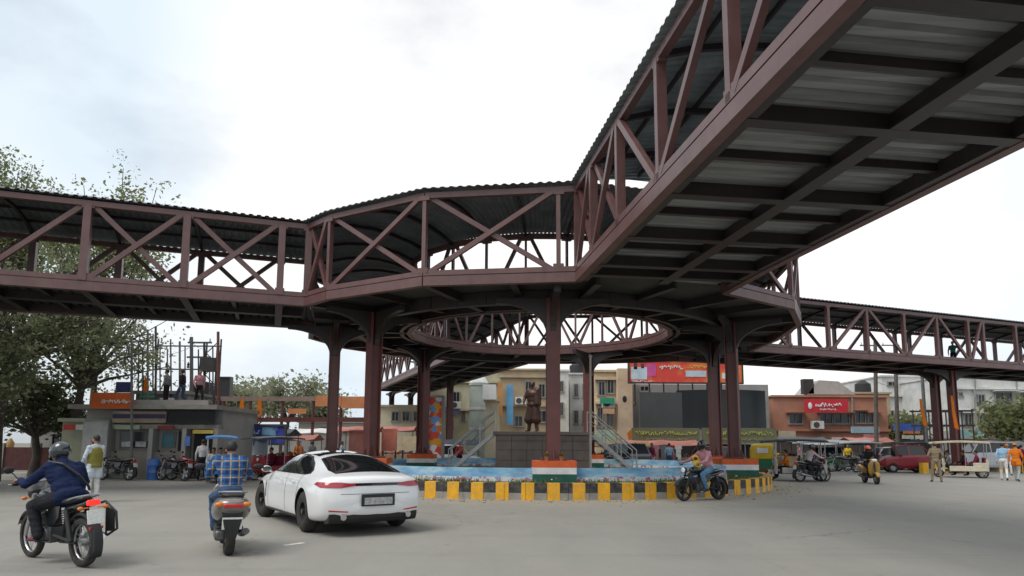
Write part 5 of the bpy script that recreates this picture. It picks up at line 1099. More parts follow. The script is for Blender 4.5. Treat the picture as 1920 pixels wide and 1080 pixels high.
pole('utility_pole', 359, 895, 632, 36, .11, .09, m_gpole, 'grey utility pole with crossarms behind the shop terrace', 'utility pole', 0, arms_); pole('lattice_pole', 383, 895, 642, 35, .06, .06, m_dpole, 'dark lattice pole with a transformer behind the dark board', 'utility pole', 0, lattice); pole('steel_pole', 409, 895, 622, 33, .07, .07, m_rust, 'tall rusty red pole at the right end of the shop', 'pole', 0); pole('steel_pole', 247, 895, 640, 28.6, .06, .05, m_gpole, 'grey pole standing before the shop sign strip', 'pole', 0)
pole('utility_pole', 1645, 900, 640, 47, .15, .12, mat('brown pole', (.12, .10, .085), .8, var=.3), 'dark utility pole before the terracotta building end', 'utility pole', 0, arms_, -4); pole('utility_pole', 1686, 900, 640, 49, .15, .12, mat('brown pole', (.12, .10, .085)), 'second dark utility pole beside the blue shop sign', 'utility pole', 0, arms_, -8); pole('utility_pole', 1742, 900, 690, 46, .13, .1, m_gpole, 'leaning grey pole just left of the right bridge pier', 'utility pole', 0, None, -14)
for i, (px, y1, Y, lean) in enumerate(((258, 640, 33, 2), (268, 652, 34, -1), (286, 626, 33.5, 1), (300, 645, 35, 0), (312, 655, 34, 2), (322, 636, 33, -2), (346, 648, 36, 1), (372, 655, 34, 0), (392, 668, 36, 1), (400, 650, 34.5, -1))): pole('steel_pole', px, 895, y1, Y, .045, .035, (m_gpole, m_dpole)[i % 2], 'thin upright steel pole in the cluster behind the shop terrace', 'pole', 0, None, lean, 'thin poles behind the terrace')
root = empty('switch_frame', (at(352, 700, 37).x, 37, 0), 0, 'electrical switch frame of thin bars behind the shop terrace', 'switch frame'); 
for z in (5.6, 6.9): mb = MB(); mb.box((0, 0, z), (3.6, .06, .07)); mb.build('crossbar', m_dpole, root)
for x in (-1.75, 1.75): mb = MB(); mb.cyl((x, 0, 0), (x, 0, 7.3), .05, None, 6); mb.build('upright', m_dpole, root)
for x in (-1.2, 0, 1.2):
    for z in (5.67,): mb = MB(); mb.lathe([(.05, 0), (.09, .06), (.05, .12), (.08, .2), (.02, .34)], (x, 0, z), 8); mb.build('insulator', m_dpole, root)
mb = MB(); mb.box((.9, -.2, 4.4), (1.1, .5, .9)); mb.build('switch_box', m_dpole, root)
board('billboard', 408, 708, 432, 744, 48, m_blk, 'dark billboard back above the market, right of the rusty pole', 'billboard', .4, m_under, 0)
# brown gantry with orange flags
root = empty('gantry', (at(520, 830, 42).x, 42, 0), 0, 'brown steel gantry frame with two long beams over the market', 'gantry'); gx = root.location.x
for py, nm in ((748, 'beam'), (787, 'beam')):
    a, b = at(416, py, 42), at(700, py, 42); mb = MB(); mb.beam((a.x - gx, 0, a.z), (b.x - gx, 0, b.z), .35, .28); mb.build(nm, m_col if py > 760 else mat('pale brown beam', (.25, .18, .15), .6), root)
for px in (420, 470, 530, 588, 640, 690): a = at(px, 748, 42); mb = MB(); mb.cyl((a.x - gx, 0, 0), (a.x - gx, 0, a.z), .1, None, 8); mb.build('post', m_col, root)
for px, lb in ((453, 'leftmost narrow orange pennant hanging on the gantry'), (486, 'longer narrow orange pennant hanging on the gantry')):
    a, b = at(px - 4, 748, 41.7), at(px + 4, 783, 41.7); mb = MB(); w_ = b.x - a.x; mb.prism([(-w_ * .2, 0), (w_ * .3, 0), (w_ * .6, -(a.z - b.z) * .8), (w_ * .2, -(a.z - b.z)), (-w_ * .6, -(a.z - b.z) * .85)], .03, M.Translation((a.x + w_ / 2, 41.7, a.z)) @ M.Rotation(pi / 2, 4, 'X')); ob('pennant', mb, m_orange, lb, 'flag')
m_obn = mat('faded orange banner', (.62, .24, .10), .7, var=.35, vs=.7)
for x0, y0, x1, y1, lb in ((592, 742, 640, 762, 'faded orange banner at the left end of the gantry beam'), (640, 744, 702, 766, 'long faded orange banner on the gantry before the far arm'), (540, 766, 574, 776, 'small orange strip banner between gantry beams')): board('banner', x0, y0, x1, y1, 41.5, m_obn, lb, 'banner', .03)
a = at(268, 738, 31); b = at(268, 704, 31); root = empty('orange_flag', (a.x, 31, a.z), 0, 'orange flag on a short stick above the shop terrace', 'flag'); mb = MB(); mb.cyl((0, 0, -.3), (0, 0, b.z - a.z), .02, None, 6); mb.build('stick', m_dpole, root); mb = MB(); mb.prism([(0, .1), (.18, .12), (.2, .5), (.05, b.z - a.z)], .03, M.Rotation(pi / 2, 4, 'X')); mb.build('cloth', m_orange, root)
def roof_tank(px, py, Y, r, h, lb): 
    p = at(px, py, Y); mb = MB(); mb.lathe([(r, 0), (r * 1.02, h * .3), (r, h * .6), (r * .98, h * .8), (r * .45, h), (r * .3, h * 1.08), (.01, h * 1.1)], n=18); o = ob('water_tank', mb, m_blk, lb, 'water tank', smooth=True); o.location = (p.x, Y + 2, p.z)
roof_tank(1640, 738, 61, .7, 1.3, 'black water tank on the tan parapet house'); roof_tank(1720, 706, 66, .8, 1.5, 'black water tank on the white building behind the poles'); roof_tank(1840, 704, 58, .75, 1.4, 'black water tank on the large white building'); roof_tank(1085, 702, 63, .7, 1.3, 'black water tank on the light grey striped building')
for px, py, Y, lb in ((1856, 770, 57.6, 'white air conditioner box under the barred window'), (1906, 768, 57.6, 'white air conditioner box left of the far right window'), (1530, 797, 55.6, 'air conditioner box between the terracotta windows'), (1140, 757, 49.6, 'air conditioner box on the sand coloured building'), (976, 752, 59.6, 'air conditioner box on the tan building'), (856, 760, 61.5, 'air conditioner box on the pale yellow building')):
    p = at(px, py, Y); root = empty('air_conditioner', (p.x, Y - .25, p.z), 0, lb, 'air conditioner'); mb = MB(); mb.box((0, 0, 0), (.95, .4, .65)); mb.build('case', m_whitew, root, bevel=.02); mb = MB(); mb.cyl((-.15, -.19, 0), (-.15, -.215, 0), .25, None, 18); mb.build('fan_grille', m_dpole, root)
for px, y0, y1, Y, lb in ((1828, 706, 800, 57.8, 'drain pipe left of the small windows on the large white building'), (1906, 706, 800, 57.8, 'drain pipe beside the far right window of the white building'), (1598, 746, 806, 55.8, 'drain pipe on the terracotta building')): pole('drain_pipe', px, y1, y0, Y, .07, .07, m_frame, lb, 'pipe')
for lb, x0, y0, x1, y1, Y, c in (('faded teal shop board under the large white building', 1800, 806, 1842, 820, 56, (.2, .36, .36)), ('dull red shop board under the large white building', 1846, 808, 1884, 822, 56, (.4, .12, .1)), ('yellow shop board at the far right under the white building', 1890, 806, 1940, 822, 55.8, (.55, .38, .08)), ('pale shop board beside the rear of the right pier', 1750, 808, 1790, 820, 54, (.5, .48, .44))): board('shop_sign', x0, y0, x1, y1, Y, mat('board ' + lb[:20], c, .7, var=.35, vs=1.2), lb)
# painted banner tower
t = NT('patchwork banner print'); vo = t.new('ShaderNodeTexVoronoi'); vo.inputs['Scale'].default_value = 3.6; t.link(t.coord(), vo.inputs['Vector']); hs = t.new('ShaderNodeSeparateColor'); t.link(vo.outputs['Color'], hs.inputs[0])
t.base(t.ramp(hs.outputs[0], [(.0, (.62, .06, .04)), (.25, (.7, .32, .02)), (.45, (.12, .3, .62)), (.6, (.65, .66, .68)), (.8, (.68, .2, .04)), (1.0, (.3, .12, .4))])); m_patch = t.m
for n in t.n:
    if n.type == 'VALTORGB': n.color_ramp.interpolation = 'CONSTANT'
board('banner_tower', 805, 744, 830, 866, 36.5, m_patch, 'tall patchwork banner tower in orange, red and blue left of centre', 'banner', .7, m_frame, 0)
# ------------------------------------------------------------------ market stalls and tents
def stall(label, px, pyb, Y, wd, hh, cm, gm, dp=1.8, group=None):
    a = at(px, pyb, Y); root = empty('market_stall', (a.x, Y, 0), 0, label, 'stall', group)
    mb = MB(); k = 8; vs = []
    for i in range(k + 1):
        for j, (y, z) in enumerate(((-dp / 2 - .2, hh - .3), (0, hh), (dp / 2 + .2, hh - .3))): vs.append((-wd / 2 + wd * i / k, y, z - .07 * sin(pi * (i % 4) / 4)))
    mb.add(vs, [(i * 3 + j, i * 3 + j + 1, i * 3 + j + 4, i * 3 + j + 3) for i in range(k) for j in range(2)]); aw = mb.build('awning', cm, root); aw.modifiers.new('t', 'SOLIDIFY').thickness = .03
    for sx in (-1, 1):
        for sy in (-1, 1): mb = MB(); mb.cyl((sx * wd * .47, sy * dp * .45, 0), (sx * wd * .47, sy * dp * .45, hh - .22), .03, None, 6); mb.build('post', m_gpole, root)
    mb = MB(); mb.box((0, 0, .42), (wd * .85, dp * .6, .84)); mb.build('counter', m_tan, root, bevel=.02); r_ = random.Random(int(px)); mb = MB()
    for i in range(26): mb.ell((r_.uniform(-.4, .4) * wd, r_.uniform(-.25, .25) * dp, .84 + r_.uniform(.04, .16)), (r_.uniform(.08, .16), .12, r_.uniform(.07, .13)), None, 8, 5, mi=i % 3)
    mb.build('goods', gm, root, smooth=True); return root
gA = [m_red, m_yellow, m_teal]; gB = [m_whitec, m_maroonc, m_sky]; gC = [m_orange, m_grey, m_pink]
m_blueban = mat('blue printed banner', (.045, .07, .36), .6, var=.6, vs=.9); m_tentr = mat('red tent cloth', (.42, .17, .14), .85, var=.35, vs=.8); m_tentw = mat('white tent cloth', (.6, .58, .56), .85, var=.2, vs=.8); m_tarp = mat('grey tarpaulin', (.3, .32, .33), .7, var=.3, vs=.8); m_tarpd = mat('dark tarpaulin', (.06, .075, .09), .7, var=.3)
bnr = board('banner', 444, 797, 536, 833, 33.5, m_blueban, 'blue printed banner over the dark stall behind the scooter', 'banner', .05, m_dpole, None, R(-4), [(.52, .1, .8, .7, mat('cyan print', (.2, .42, .62), .6, var=.4, vs=2)), (.72, .02, .84, .3, mat('violet blue print', (.12, .12, .5), .6))]); scribble(bnr, W8, .08, .45, .4, 444, 797, 536, 833, 33.5, .25, 12, .05)
for i, (px, Y, wd, hh, c, g, lb) in enumerate(((492, 34.5, 3.2, 2.3, m_tarpd, gA, 'dark roofed stall under the blue banner'), (555, 40, 2.6, 2.1, m_tentr, gC, 'red roofed stall right of the blue banner'), (600, 46, 4.0, 2.6, m_tentw, gB, 'white roofed stall behind the outermost column'), (668, 44, 3.2, 2.7, m_tentr, gA, 'red roofed stall between the two left columns'), (735, 47, 3.2, 2.8, m_tentr, gC, 'red roofed stall behind the maroon left column'), (850, 44, 3.4, 1.9, m_tarpd, gB, 'dark roofed stall beside the patchwork tower'), (1160, 42, 3.6, 1.8, mat('ochre tarpaulin', (.28, .17, .05), .8), gB, 'ochre roofed stall right of the flagpole'), (1240, 42.5, 4.4, 1.9, m_tentr, gC, 'clothes stall behind the rider in the pink shirt'), (1560, 46, 5.0, 2.0, m_tarp, gB, 'grey tarpaulin stall below the red signboard'), (1500, 47, 3.4, 2.2, m_tarpd, gA, 'dark tarpaulin stall left of the grey tarpaulin one'), (1625, 48, 3.0, 2.2, m_tentr, gC, 'pinkish red stall behind the golden scooter'), (1860, 47, 4.2, 2.0, m_tarp, gB, 'grey roofed stall behind the walking people'))): stall(lb, px, 880, Y, wd, hh, c, g, group='market stalls round the junction')
def fence_board(px0, px1, py0, py1, Y, m, lb): board('hoarding', px0, py0, px1, py1, Y, m, lb, 'hoarding', .06, None, 0)
fence_board(655, 700, 806, 850, 43, m_tentr, 'red printed hoarding left of the maroon column'); fence_board(716, 744, 804, 846, 43.5, mat('faded red hoarding', (.5, .16, .12), .8, var=.4, vs=1), 'faded red hoarding right of the maroon column'); fence_board(752, 786, 818, 844, 42, mat('cream hoarding', (.55, .45, .3), .8, var=.4, vs=1.2), 'cream hoarding with brown print left of the patchwork tower')
for i in range(7):
    a = at(1188 + i * 14, 846, 41.2); mb = MB(); w_ = .36; mb.prism([(-w_ / 2, 0), (w_ / 2, 0), (w_ * .62, -.2), (w_ * .4, -.25), (w_ * .42, -.85), (-w_ * .42, -.85), (-w_ * .4, -.25), (-w_ * .62, -.2)], .08, M.Translation((a.x, 41.2, 1.55)) @ M.Rotation(pi / 2, 4, 'X')); ob('hanging_garment', mb, (m_whitec, m_maroonc, m_sky, m_pink, m_grey, m_red, m_whitec)[i], ('%s garment hanging at the clothes stall, ' % ('white', 'maroon', 'sky blue', 'pink', 'grey', 'red', 'off white')[i]) + ('leftmost in the row' if i == 0 else 'rightmost in the row' if i == 6 else 'between its neighbours in the row'), 'garment', 'garments at the clothes stall')
# ------------------------------------------------------------------ three-wheelers and other traffic
m_canopy_k = mat('black canopy', (.03, .03, .032), .7, var=.3); m_bluepl = mat('blue canopy', (.06, .26, .62), .55, var=.2); m_creamp = mat('cream vehicle paint', (.55, .50, .38), .4, var=.2, coat=.3, dirt=(.35, .3, .22)); m_redp = mat('dark red vehicle paint', (.30, .02, .03), .35, var=.2, coat=.4); m_yelp = mat('yellow rickshaw paint', (.70, .46, .01), .4, var=.15, coat=.3); m_grnp = mat('green rickshaw paint', (.01, .20, .09), .4, var=.2, coat=.3); m_wshield = mat('pale windscreen', (.25, .28, .30), .1, var=.2)
def erick(label, loc, rz, body_m, roof_m, cat='rickshaw', screen=True, name='electric_rickshaw', L=2.6, panel=True):
    """open battery rickshaw, y forward"""
    root = empty(name, loc, rz, label, cat); B = lambda mb, n, m, **k: mb.build(n, m, root, **k); hl = L / 2
    wheel(root, hl - .2, .24, .09, None, 5); wheel(root, -hl + .45, .24, .1, None, 5, -.44); wheel(root, -hl + .45, .24, .1, None, 5, .44)
    mb = MB(); mb.box((0, -.15, .36), (.98, L - .6, .1)); B(mb, 'floor', m_blk, bevel=.02)
    mb = MB(); mb.prism([(-.48, .3), (.48, .3), (.46, .72), (.3, 1.02), (-.3, 1.02), (-.46, .72)], .1, M.Translation((0, hl - .42, 0)) @ M.Rotation(pi / 2, 4, 'X')); mb.box((0, hl - .25, .42), (.34, .3, .12)); B(mb, 'front_panel', body_m, bevel=.02)
    if screen: mb = MB(); mb.box((0, hl - .44, 1.36), (.86, .03, .62), rx=R(8)); B(mb, 'windscreen', m_wshield)
    mb = MB(); mb.box((0, -hl + .25, .62), (1.0, .12, .6)); mb.box((-.49, -hl + .55, .55), (.05, .6, .42)); mb.box((.49, -hl + .55, .55), (.05, .6, .42)); B(mb, 'rear_panel', body_m, bevel=.02)
    for sx in (-1, 1): mb = MB(); mb.box((sx * .5, -.1, .46), (.05, L - 1.1, .26)); B(mb, 'side_panel', body_m, bevel=.015)
    for y in (-hl + .55, .1): mb = MB(); mb.box((0, y, .56), (.9, .42, .12)); mb.box((0, y - .22, .8), (.9, .09, .42)); B(mb, 'seat', m_maroonc, bevel=.03)
    for s in (-1, 1):
        for y in (hl - .42, -.1, -hl + .25): mb = MB(); mb.tube([(s * .47, y, .4), (s * .47, y, 1.72)], .018, 8); B(mb, 'post', m_rim)
    mb = MB(); mb.loft([[V((x, y, 1.72 + (.1 * cos(y / hl * 1.2)) + .05 * (1 - (x / .56) ** 2) + dz)) for x, dz in ((-.56, 0), (-.3, 0), (0, 0), (.3, 0), (.56, 0), (.56, -.06), (0, -.05), (-.56, -.06))] for y in [-hl + .1 + (L + .05) * i / 8 for i in range(9)]]); B(mb, 'canopy', roof_m, smooth=True)
    mb = MB(); mb.lathe([(.06, -.05), (.08, .0), (.08, .02)], (0, hl - .35, .86), 14, 'Y'); hl_ = B(mb, 'headlight', m_rim); mb = MB(); mb.ell((0, hl - .32, .86), (.07, .02, .07)); mb.build('lens', m_lens, hl_, smooth=True)
    for s in (-1, 1): mb = MB(); mb.box((s * .38, -hl + .18, .6), (.1, .03, .08)); B(mb, 'tail_light', m_tail)
    mb = MB(); mb.cyl((0, hl - .2, .24), (0, hl - .5, .98), .025, None, 8); mb.tube([(-.28, hl - .6, 1.02), (0, hl - .5, 1.0), (.28, hl - .6, 1.02)], .013, 6); B(mb, 'steering', m_blk)
    return root
def autorick(label, loc, rz):
    root = empty('auto_rickshaw', loc, rz, label, 'rickshaw'); B = lambda mb, n, m, **k: mb.build(n, m, root, **k)
    wheel(root, .95, .2, .1, None, 5); wheel(root, -.75, .2, .1, None, 5, -.52); wheel(root, -.75, .2, .1, None, 5, .52)
    mb = MB(); mb.loft([[V((x * w_, y, z)) for x, z in ((-.6, .3), (.6, .3), (.62, .62), (.6, .9), (-.6, .9), (-.62, .62))] for y, w_ in ((-1.15, .92), (-.95, 1), (.3, 1), (.75, .8), (1.05, .5))]); B(mb, 'lower_body', m_grnp, bevel=.03)
    mb = MB(); mb.loft([[V((x * w_, y, .905 + z)) for x, z in ((-.6, 0), (.6, 0), (.6, .5), (.5, .72 * h_), (-.5, .72 * h_), (-.6, .5))] for y, w_, h_ in ((-1.12, .93, .9), (-.9, 1, 1), (-.25, 1, 1.03))]); B(mb, 'rear_hood', m_yelp, bevel=.05)
    mb = MB(); mb.loft([[V((x * w_, y, z + dz)) for x, dz in ((-.6, 0), (-.45, .05), (.45, .05), (.6, 0), (.58, -.06), (-.58, -.06))] for y, w_, z in ((-.26, 1, 1.6), (.3, .98, 1.62), (.62, .85, 1.55))]); B(mb, 'roof', m_yelp)
    mb = MB(); mb.box((0, .66, 1.22), (.95, .03, .6), rx=R(14)); B(mb, 'windscreen', m_wshield)
    for s in (-1, 1): mb = MB(); mb.tube([(s * .52, .72, .9), (s * .52, .6, 1.56)], .025, 8); B(mb, 'pillar', m_yelp)
    mb = MB(); mb.box((0, -1.135, 1.32), (.5, .02, .24)); B(mb, 'rear_window', m_lens, bevel=.006); mb = MB(); mb.box((0, -.3, .8), (1.0, .5, .2)); B(mb, 'seat', m_blk)
    for s in (-1, 1): mb = MB(); mb.box((s * .42, -1.14, .52), (.14, .03, .1)); B(mb, 'tail_light', m_amber)
    mb = MB(); mb.box((0, -1.17, .42), (1.0, .05, .06)); B(mb, 'bumper', m_tail); mb = MB(); mb.ell((0, 1.08, .72), (.09, .05, .09)); B(mb, 'headlight', m_lens, smooth=True); mb = MB(); mb.box((0, .95, .44), (.2, .3, .08)); B(mb, 'mudguard', m_blk)
    return root
def hatch(label, loc, rz, pm, L=3.9, Hh=1.5, name='parked_car', W_=1.66):
    """simple small car or van; y forward"""
    root = empty(name, loc, rz, label, 'car'); hl = L / 2; hw = W_ / 2; k = Hh / 1.5
    st = ((-hl, .45, .85 * k, .86, .9), (-hl + .15, .3, 1.0 * k, .95, 1.0), (-hl + .9, .25, 1.0 * k, 1, 1.0), (hl - 1.3, .25, .96 * k, 1, 1.0), (hl - .35, .3, .82 * k, .94, 1), (hl, .42, .66 * k, .8, .9))
    mb = MB(); mb.loft([[V((x * hw * w_, y, z)) for x, z in ((-.9, zb), (.9, zb), (1, zb + .18), (1, zt - .14), (.93, zt), (-.93, zt), (-1, zt - .14), (-1, zb + .18))] for y, zb, zt, w_, _ in st]); mb.build('body', pm, root, bevel=.03)
    mb = MB(); mb.loft([[V((x * hw * w_, y, z)) for x, z in ((-.9, .93 * k), (.9, .93 * k), (.74, zt), (-.74, zt))] for y, w_, zt in ((-hl + .12, .96, 1.0 * k), (-hl + .45, .98, Hh - .05), (-.1, 1, Hh - .02), (.55, .97, Hh - .08), (hl - 1.02, .95, .98 * k))]); mb.build('glasshouse', m_pane, root)
    mb = MB(); mb.loft([[V((x * hw, y, z + dz)) for x, dz in ((-.73, 0), (.73, 0), (.66, .05), (-.66, .05))] for y, z in ((-hl + .42, Hh - .055), (-.1, Hh - .015), (.5, Hh - .07))]); mb.build('roof', pm, root, bevel=.01)
    for s in (-1, 1):
        for y0, z0, y1, z1 in ((.55, Hh - .1, hl - 1.05, .96 * k), (-.15, Hh - .04, -.15, .95 * k), (-hl + .5, Hh - .08, -hl + .2, .98 * k)): mb = MB(); mb.beam((s * hw * .735, y0, z0), (s * hw * .92, y1, z1), .05, .05); mb.build('pillar', pm, root)
        for y in (hl - .72, -hl + .68): w = wheel(root, y, .29, .17, None, 6, s * (hw - .07))
        mb = MB(); mb.box((s * hw * .72, hl - .03, .68 * k), (.26, .08, .14)); mb.build('headlight', m_lens, root, bevel=.02); mb = MB(); mb.box((s * hw * .82, -hl - .0, .8 * k), (.16, .06, .2)); mb.build('tail_light', m_tail, root, bevel=.01); mb = MB(); mb.ell((s * (hw + .1), hl - 1.15, .98 * k), (.1, .05, .07)); mb.build('mirror', pm, root)
    mb = MB(); mb.box((0, hl + .0, .42), (W_ * .8, .08, .14)); mb.build('bumper', m_blk, root, bevel=.02); mb = MB(); mb.box((0, -hl, .42), (W_ * .85, .1, .14)); mb.build('bumper', m_blk, root, bevel=.02); mb = MB(); mb.box((0, -hl - .06, .62), (.48, .012, .11)); mb.build('number_plate', m_plate, root); return root
def G(px, py): p = gnd(px, py); return (p.x, p.y, 0)
for px, Y, kind, rz, lb in ((1535, 43, 'erick', 60, 'rickshaw with a grey canopy behind the black roofed rickshaw'), (1615, 45, 'erick', 80, 'rickshaw with a grey canopy behind the golden scooter rider'), (1665, 46, 'car', 85, 'silver grey small car behind the utility poles'), (1718, 45, 'erick2', -80, 'rickshaw with a dark canopy before the dark garage opening'), (1570, 47, 'car2', -75, 'white small car under the grey tarpaulin'), (1320, 43, 'car3', 80, 'maroon small car behind the columns on the right'), (1395, 44, 'erick3', 70, 'rickshaw with a green canopy behind the right columns')):
    X_ = at(px, 870, Y).x; L_ = (X_, Y, 0); r_z = R(rz)
    if kind.startswith('auto'): autorick(lb, L_, r_z)
    elif kind.startswith('erick'): erick(lb, L_, r_z, (m_creamp, m_redp, m_grnp)[len(kind) % 3 if kind[-1] != '3' else 2], {'erick': m_tarp, 'erick2': m_canopy_k, 'erick3': mat('green canopy', (.05, .16, .1), .7)}[kind])
    else: hatch(lb, L_, r_z, {'car': mat('silver car paint', (.4, .4, .41), .3, .5, var=.1, coat=.5), 'car2': m_fw, 'car3': mat('maroon car paint', (.16, .02, .03), .3, var=.1, coat=.6)}[kind])
# left, behind the scooter
g = at(411, 880, 27.2); erick('blue roofed electric rickshaw carrying passengers behind the plaid scooter rider', (g.x, 27.2, 0), R(205), m_bluepl, m_bluepl, screen=False)
c27 = V((g.x, 27.2))
def on(rz, c, x, y): return (c.x + x * cos(rz) - y * sin(rz), c.y + x * sin(rz) + y * cos(rz))
for x, y, s, tr, lb, f in ((-.22, .1, m_yellow, m_whitec, 'passenger in a yellow shawl seated in the blue roofed rickshaw', 0), (.24, .1, m_whitec, m_dark, 'passenger in white seated beside the yellow shawl', 0), (.0, .55, m_sky, m_dark, 'driver in a sky blue shirt at the front of the blue roofed rickshaw', 0)):
    q = on(R(205), c27, x, y); person(lb, stance('sit', 1.66), s, tr, (q[0], q[1], .1), R(205), .016, loose=1.15)
erick('dark roofed electric rickshaw half hidden behind the white car bonnet', (at(515, 880, 29.5).x, 29.5, 0), R(150), m_redp, m_tarpd, L=2.5); q = at(520, 880, 30.2); person('passenger in maroon inside the dark roofed rickshaw by the car bonnet', stance('sit', 1.66), m_maroonc, m_dark, (q.x - .05, 29.55, .1), R(150), .018)
# right side of the junction
g = G(1437, 886); autorick('yellow and green auto rickshaw seen from behind near the kerb end', (at(1434, 885, 33.5).x, 33.5, 0), R(-24))
er = at(1496, 900, 30.6); erick('black roofed electric rickshaw with a white front crossing right of the island', (er.x, 30.6, 0), R(75), mat('white rickshaw paint', (.5, .48, .44), .45, var=.25), m_canopy_k, L=2.7)
q = V((er.x, 30.6)); z_ = on(R(75), q, 0, .45); person('driver in an orange shirt inside the black roofed rickshaw', stance('sit', 1.66), m_orange, m_dark, (z_[0], z_[1], .1), R(75), .018)
b_ = at(1524, 903, 29.7); d_ = R(-72); motorcycle('dark motorcycle with a white shirted rider beside the black roofed rickshaw', m_blkpaint, (b_.x, 29.7, 0), d_, 0, lit=False); person('rider in a pale shirt on the dark motorcycle beside the rickshaw', stance('ride', 1.68), mat('pale lilac shirt', (.45, .40, .42), .9), m_dark, (b_.x, 29.7, 0), d_, .016, helmet=m_blkpaint)
g = G(1645, 908); m_gold = mat('golden scooter paint', (.42, .25, .05), .35, .2, var=.2, coat=.5); scooter('golden yellow scooter coming towards the camera on the right', m_gold, (g[0], g[1] + .5, 0), R(172)); person('scooter rider in black with a red helmet on the golden scooter', stance('scoot', 1.66), cloth('black shirt', (.018, .018, .02)), m_dark, (g[0], g[1] + .5, 0), R(172), .014, helmet=mat('red helmet shell', (.62, .06, .04), .3, var=.1, coat=.5))
g = G(1757, 904); person('policeman in a khaki uniform standing with his back turned', stance('stand', 1.74, elL=(-.29, -.04, 1.13), wrL=(-.2, .1, .98), elR=(.29, -.04, 1.13), wrR=(.2, .1, .98), anL=(-.17, 0, .09), anR=(.17, 0, .09), toL=(-.2, .17, .035), toR=(.2, .17, .035), knL=(-.14, .02, .5), knR=(.14, .02, .5)), m_khaki, m_khaki, g, R(-20), .012, cap_=m_khaki, shoe=m_blk)
g = G(1884, 901); person('walker in a sky blue shirt and white trousers striding at the right edge', stance('walk', 1.74), m_sky, m_whitec, g, R(-35), .012); g = G(1908, 903); person('walker in an orange kurta at the right edge', stance('walk', 1.72), m_orange, mat('grey green trousers', (.3, .33, .32), .9), g, R(-50), .012, skirt=.3, cap_=m_orange)
g = G(1905, 892); person('person in pale blue behind the two walkers, wearing an orange turban', stance('stand', 1.72), m_lite, m_whitec, (g[0], g[1] + .5, 0), R(140), .014, cap_=m_orange)
jp = at(1806, 893, 34.5); erick('cream roofed electric rickshaw full of passengers near the policeman', (jp.x, 34.5, 0), R(62), m_creamp, mat('cream canopy', (.45, .38, .28), .7, var=.25), L=2.5); q = V((jp.x, 34.5))
for x, y, s, lb in ((-.2, -.6, m_maroonc, 'passenger in maroon on the rear seat of the cream roofed rickshaw'), (.2, -.1, m_dark, 'passenger in charcoal on the middle seat of the cream roofed rickshaw'), (0, .6, m_grey, 'driver in grey of the cream roofed rickshaw')): z_ = on(R(62), q, x, y); person(lb, stance('sit', 1.66), s, m_dark, (z_[0], z_[1], .1), R(62), .018)
rr = at(1696, 884, 41); hatch('dark red van behind the golden scooter', (rr.x, 41, 0), R(72), m_redp, 2.9, 1.6, 'parked_van', 1.5); q = AQ('right', 30.3, .9); person('person in teal leaning out on the right bridge arm', stance('stand', 1.7, elL=(-.3, .2, 1.2), wrL=(-.3, .45, 1.2)), m_teal, m_dark, (q.x, q.y, ZB + .42), R(150), .018)
hatch('white small car half seen beside the patchwork banner tower', (at(842, 874, 39).x, 39, 0), R(-60), m_fw); hatch('black jeep like car parked behind the flagpole', (at(1166, 872, 39).x, 39, 0), R(30), m_blkpaint, 3.6, 1.65, 'parked_car'); hatch('white van parked behind the walkers at the right', (at(1845, 880, 44).x, 44, 0), R(80), m_fw, 4.0, 1.85, 'parked_van')
for px, Y, rz, lb, m in ((1582, 41, 62, 'parked motorcycle with a white rider seat bag below the grey tarpaulin', m_blkpaint), (1610, 42, 70, 'parked dark motorcycle right of the grey tarpaulin stall', m_blkpaint), (1550, 43, 75, 'parked motorcycle before the grey tarpaulin stall', m_redp), (1735, 43, 80, 'parked motorcycle under the dark garage opening', m_blkpaint), (1150, 37.6, 60, 'parked motorcycle left of the black car', m_blkpaint), (1200, 38, 72, 'parked white tanked motorcycle right of the black car', m_fw), (218, 28.2, 75, 'dark motorcycle parked before the shop plinth wall', m_blkpaint), (325, 28.0, 66, 'dark motorcycle parked by the shop door', m_blkpaint), (350, 28.4, 80, 'dark motorcycle parked at the shop pier', m_redp), (868, 40, 70, 'motorcycle parked left of the metal stair', m_blkpaint)):
    motorcycle(lb, m, (at(px, 870, Y).x, Y, 0), R(rz), R(4), 'parked motorcycles by the shops', lit=False)
mb = MB(); mb.lathe([(.25, 0), (.27, .05), (.27, .28), (.285, .3), (.27, .33), (.27, .6), (.285, .62), (.27, .65), (.26, .85), (.2, .88)], (0, 0, 0), 20); o = ob('drum', mb, mat('blue plastic drum', (.05, .14, .42), .5, var=.25), 'blue plastic drum lying low against the shop wall', 'drum', smooth=True); q = at(288, 893, 28.6); o.location = (q.x, 28.6, 0)
a_, b_ = gnd(-60, 882), gnd(112, 880); kerb('kerb_wall', [(a_.x, a_.y), (b_.x, b_.y)], .42, .25, 'short yellow and black kerb wall under the big left tree', 1.0)
a_, b_ = gnd(1728, 888), gnd(1775, 887); kerb('kerb_wall', [(a_.x, a_.y), (b_.x, b_.y)], .62, .25, 'yellow and black barrier wall behind the policeman', 1.0); a_, b_ = gnd(1836, 883), gnd(2050, 889); kerb('kerb_wall', [(a_.x, a_.y), (b_.x, b_.y)], .62, .25, 'yellow and black kerb wall behind the walkers at the right', 1.0)
Yf = 33; fx = at(40, 850, Yf).x; root = empty('fence', (fx, Yf, 0), 0, 'dull maroon boarded fence under the left tree', 'fence'); mb = MB(); mb.box((0, 0, .75), (9, .08, 1.1)); mb.build('boards', mat('maroon fence paint', (.08, .025, .025), .8, var=.4), root)
for i in range(6): mb = MB(); mb.box((-4.4 + 1.76 * i, -.02, .75), (.14, .16, 1.5)); mb.build('post', m_conc, root)
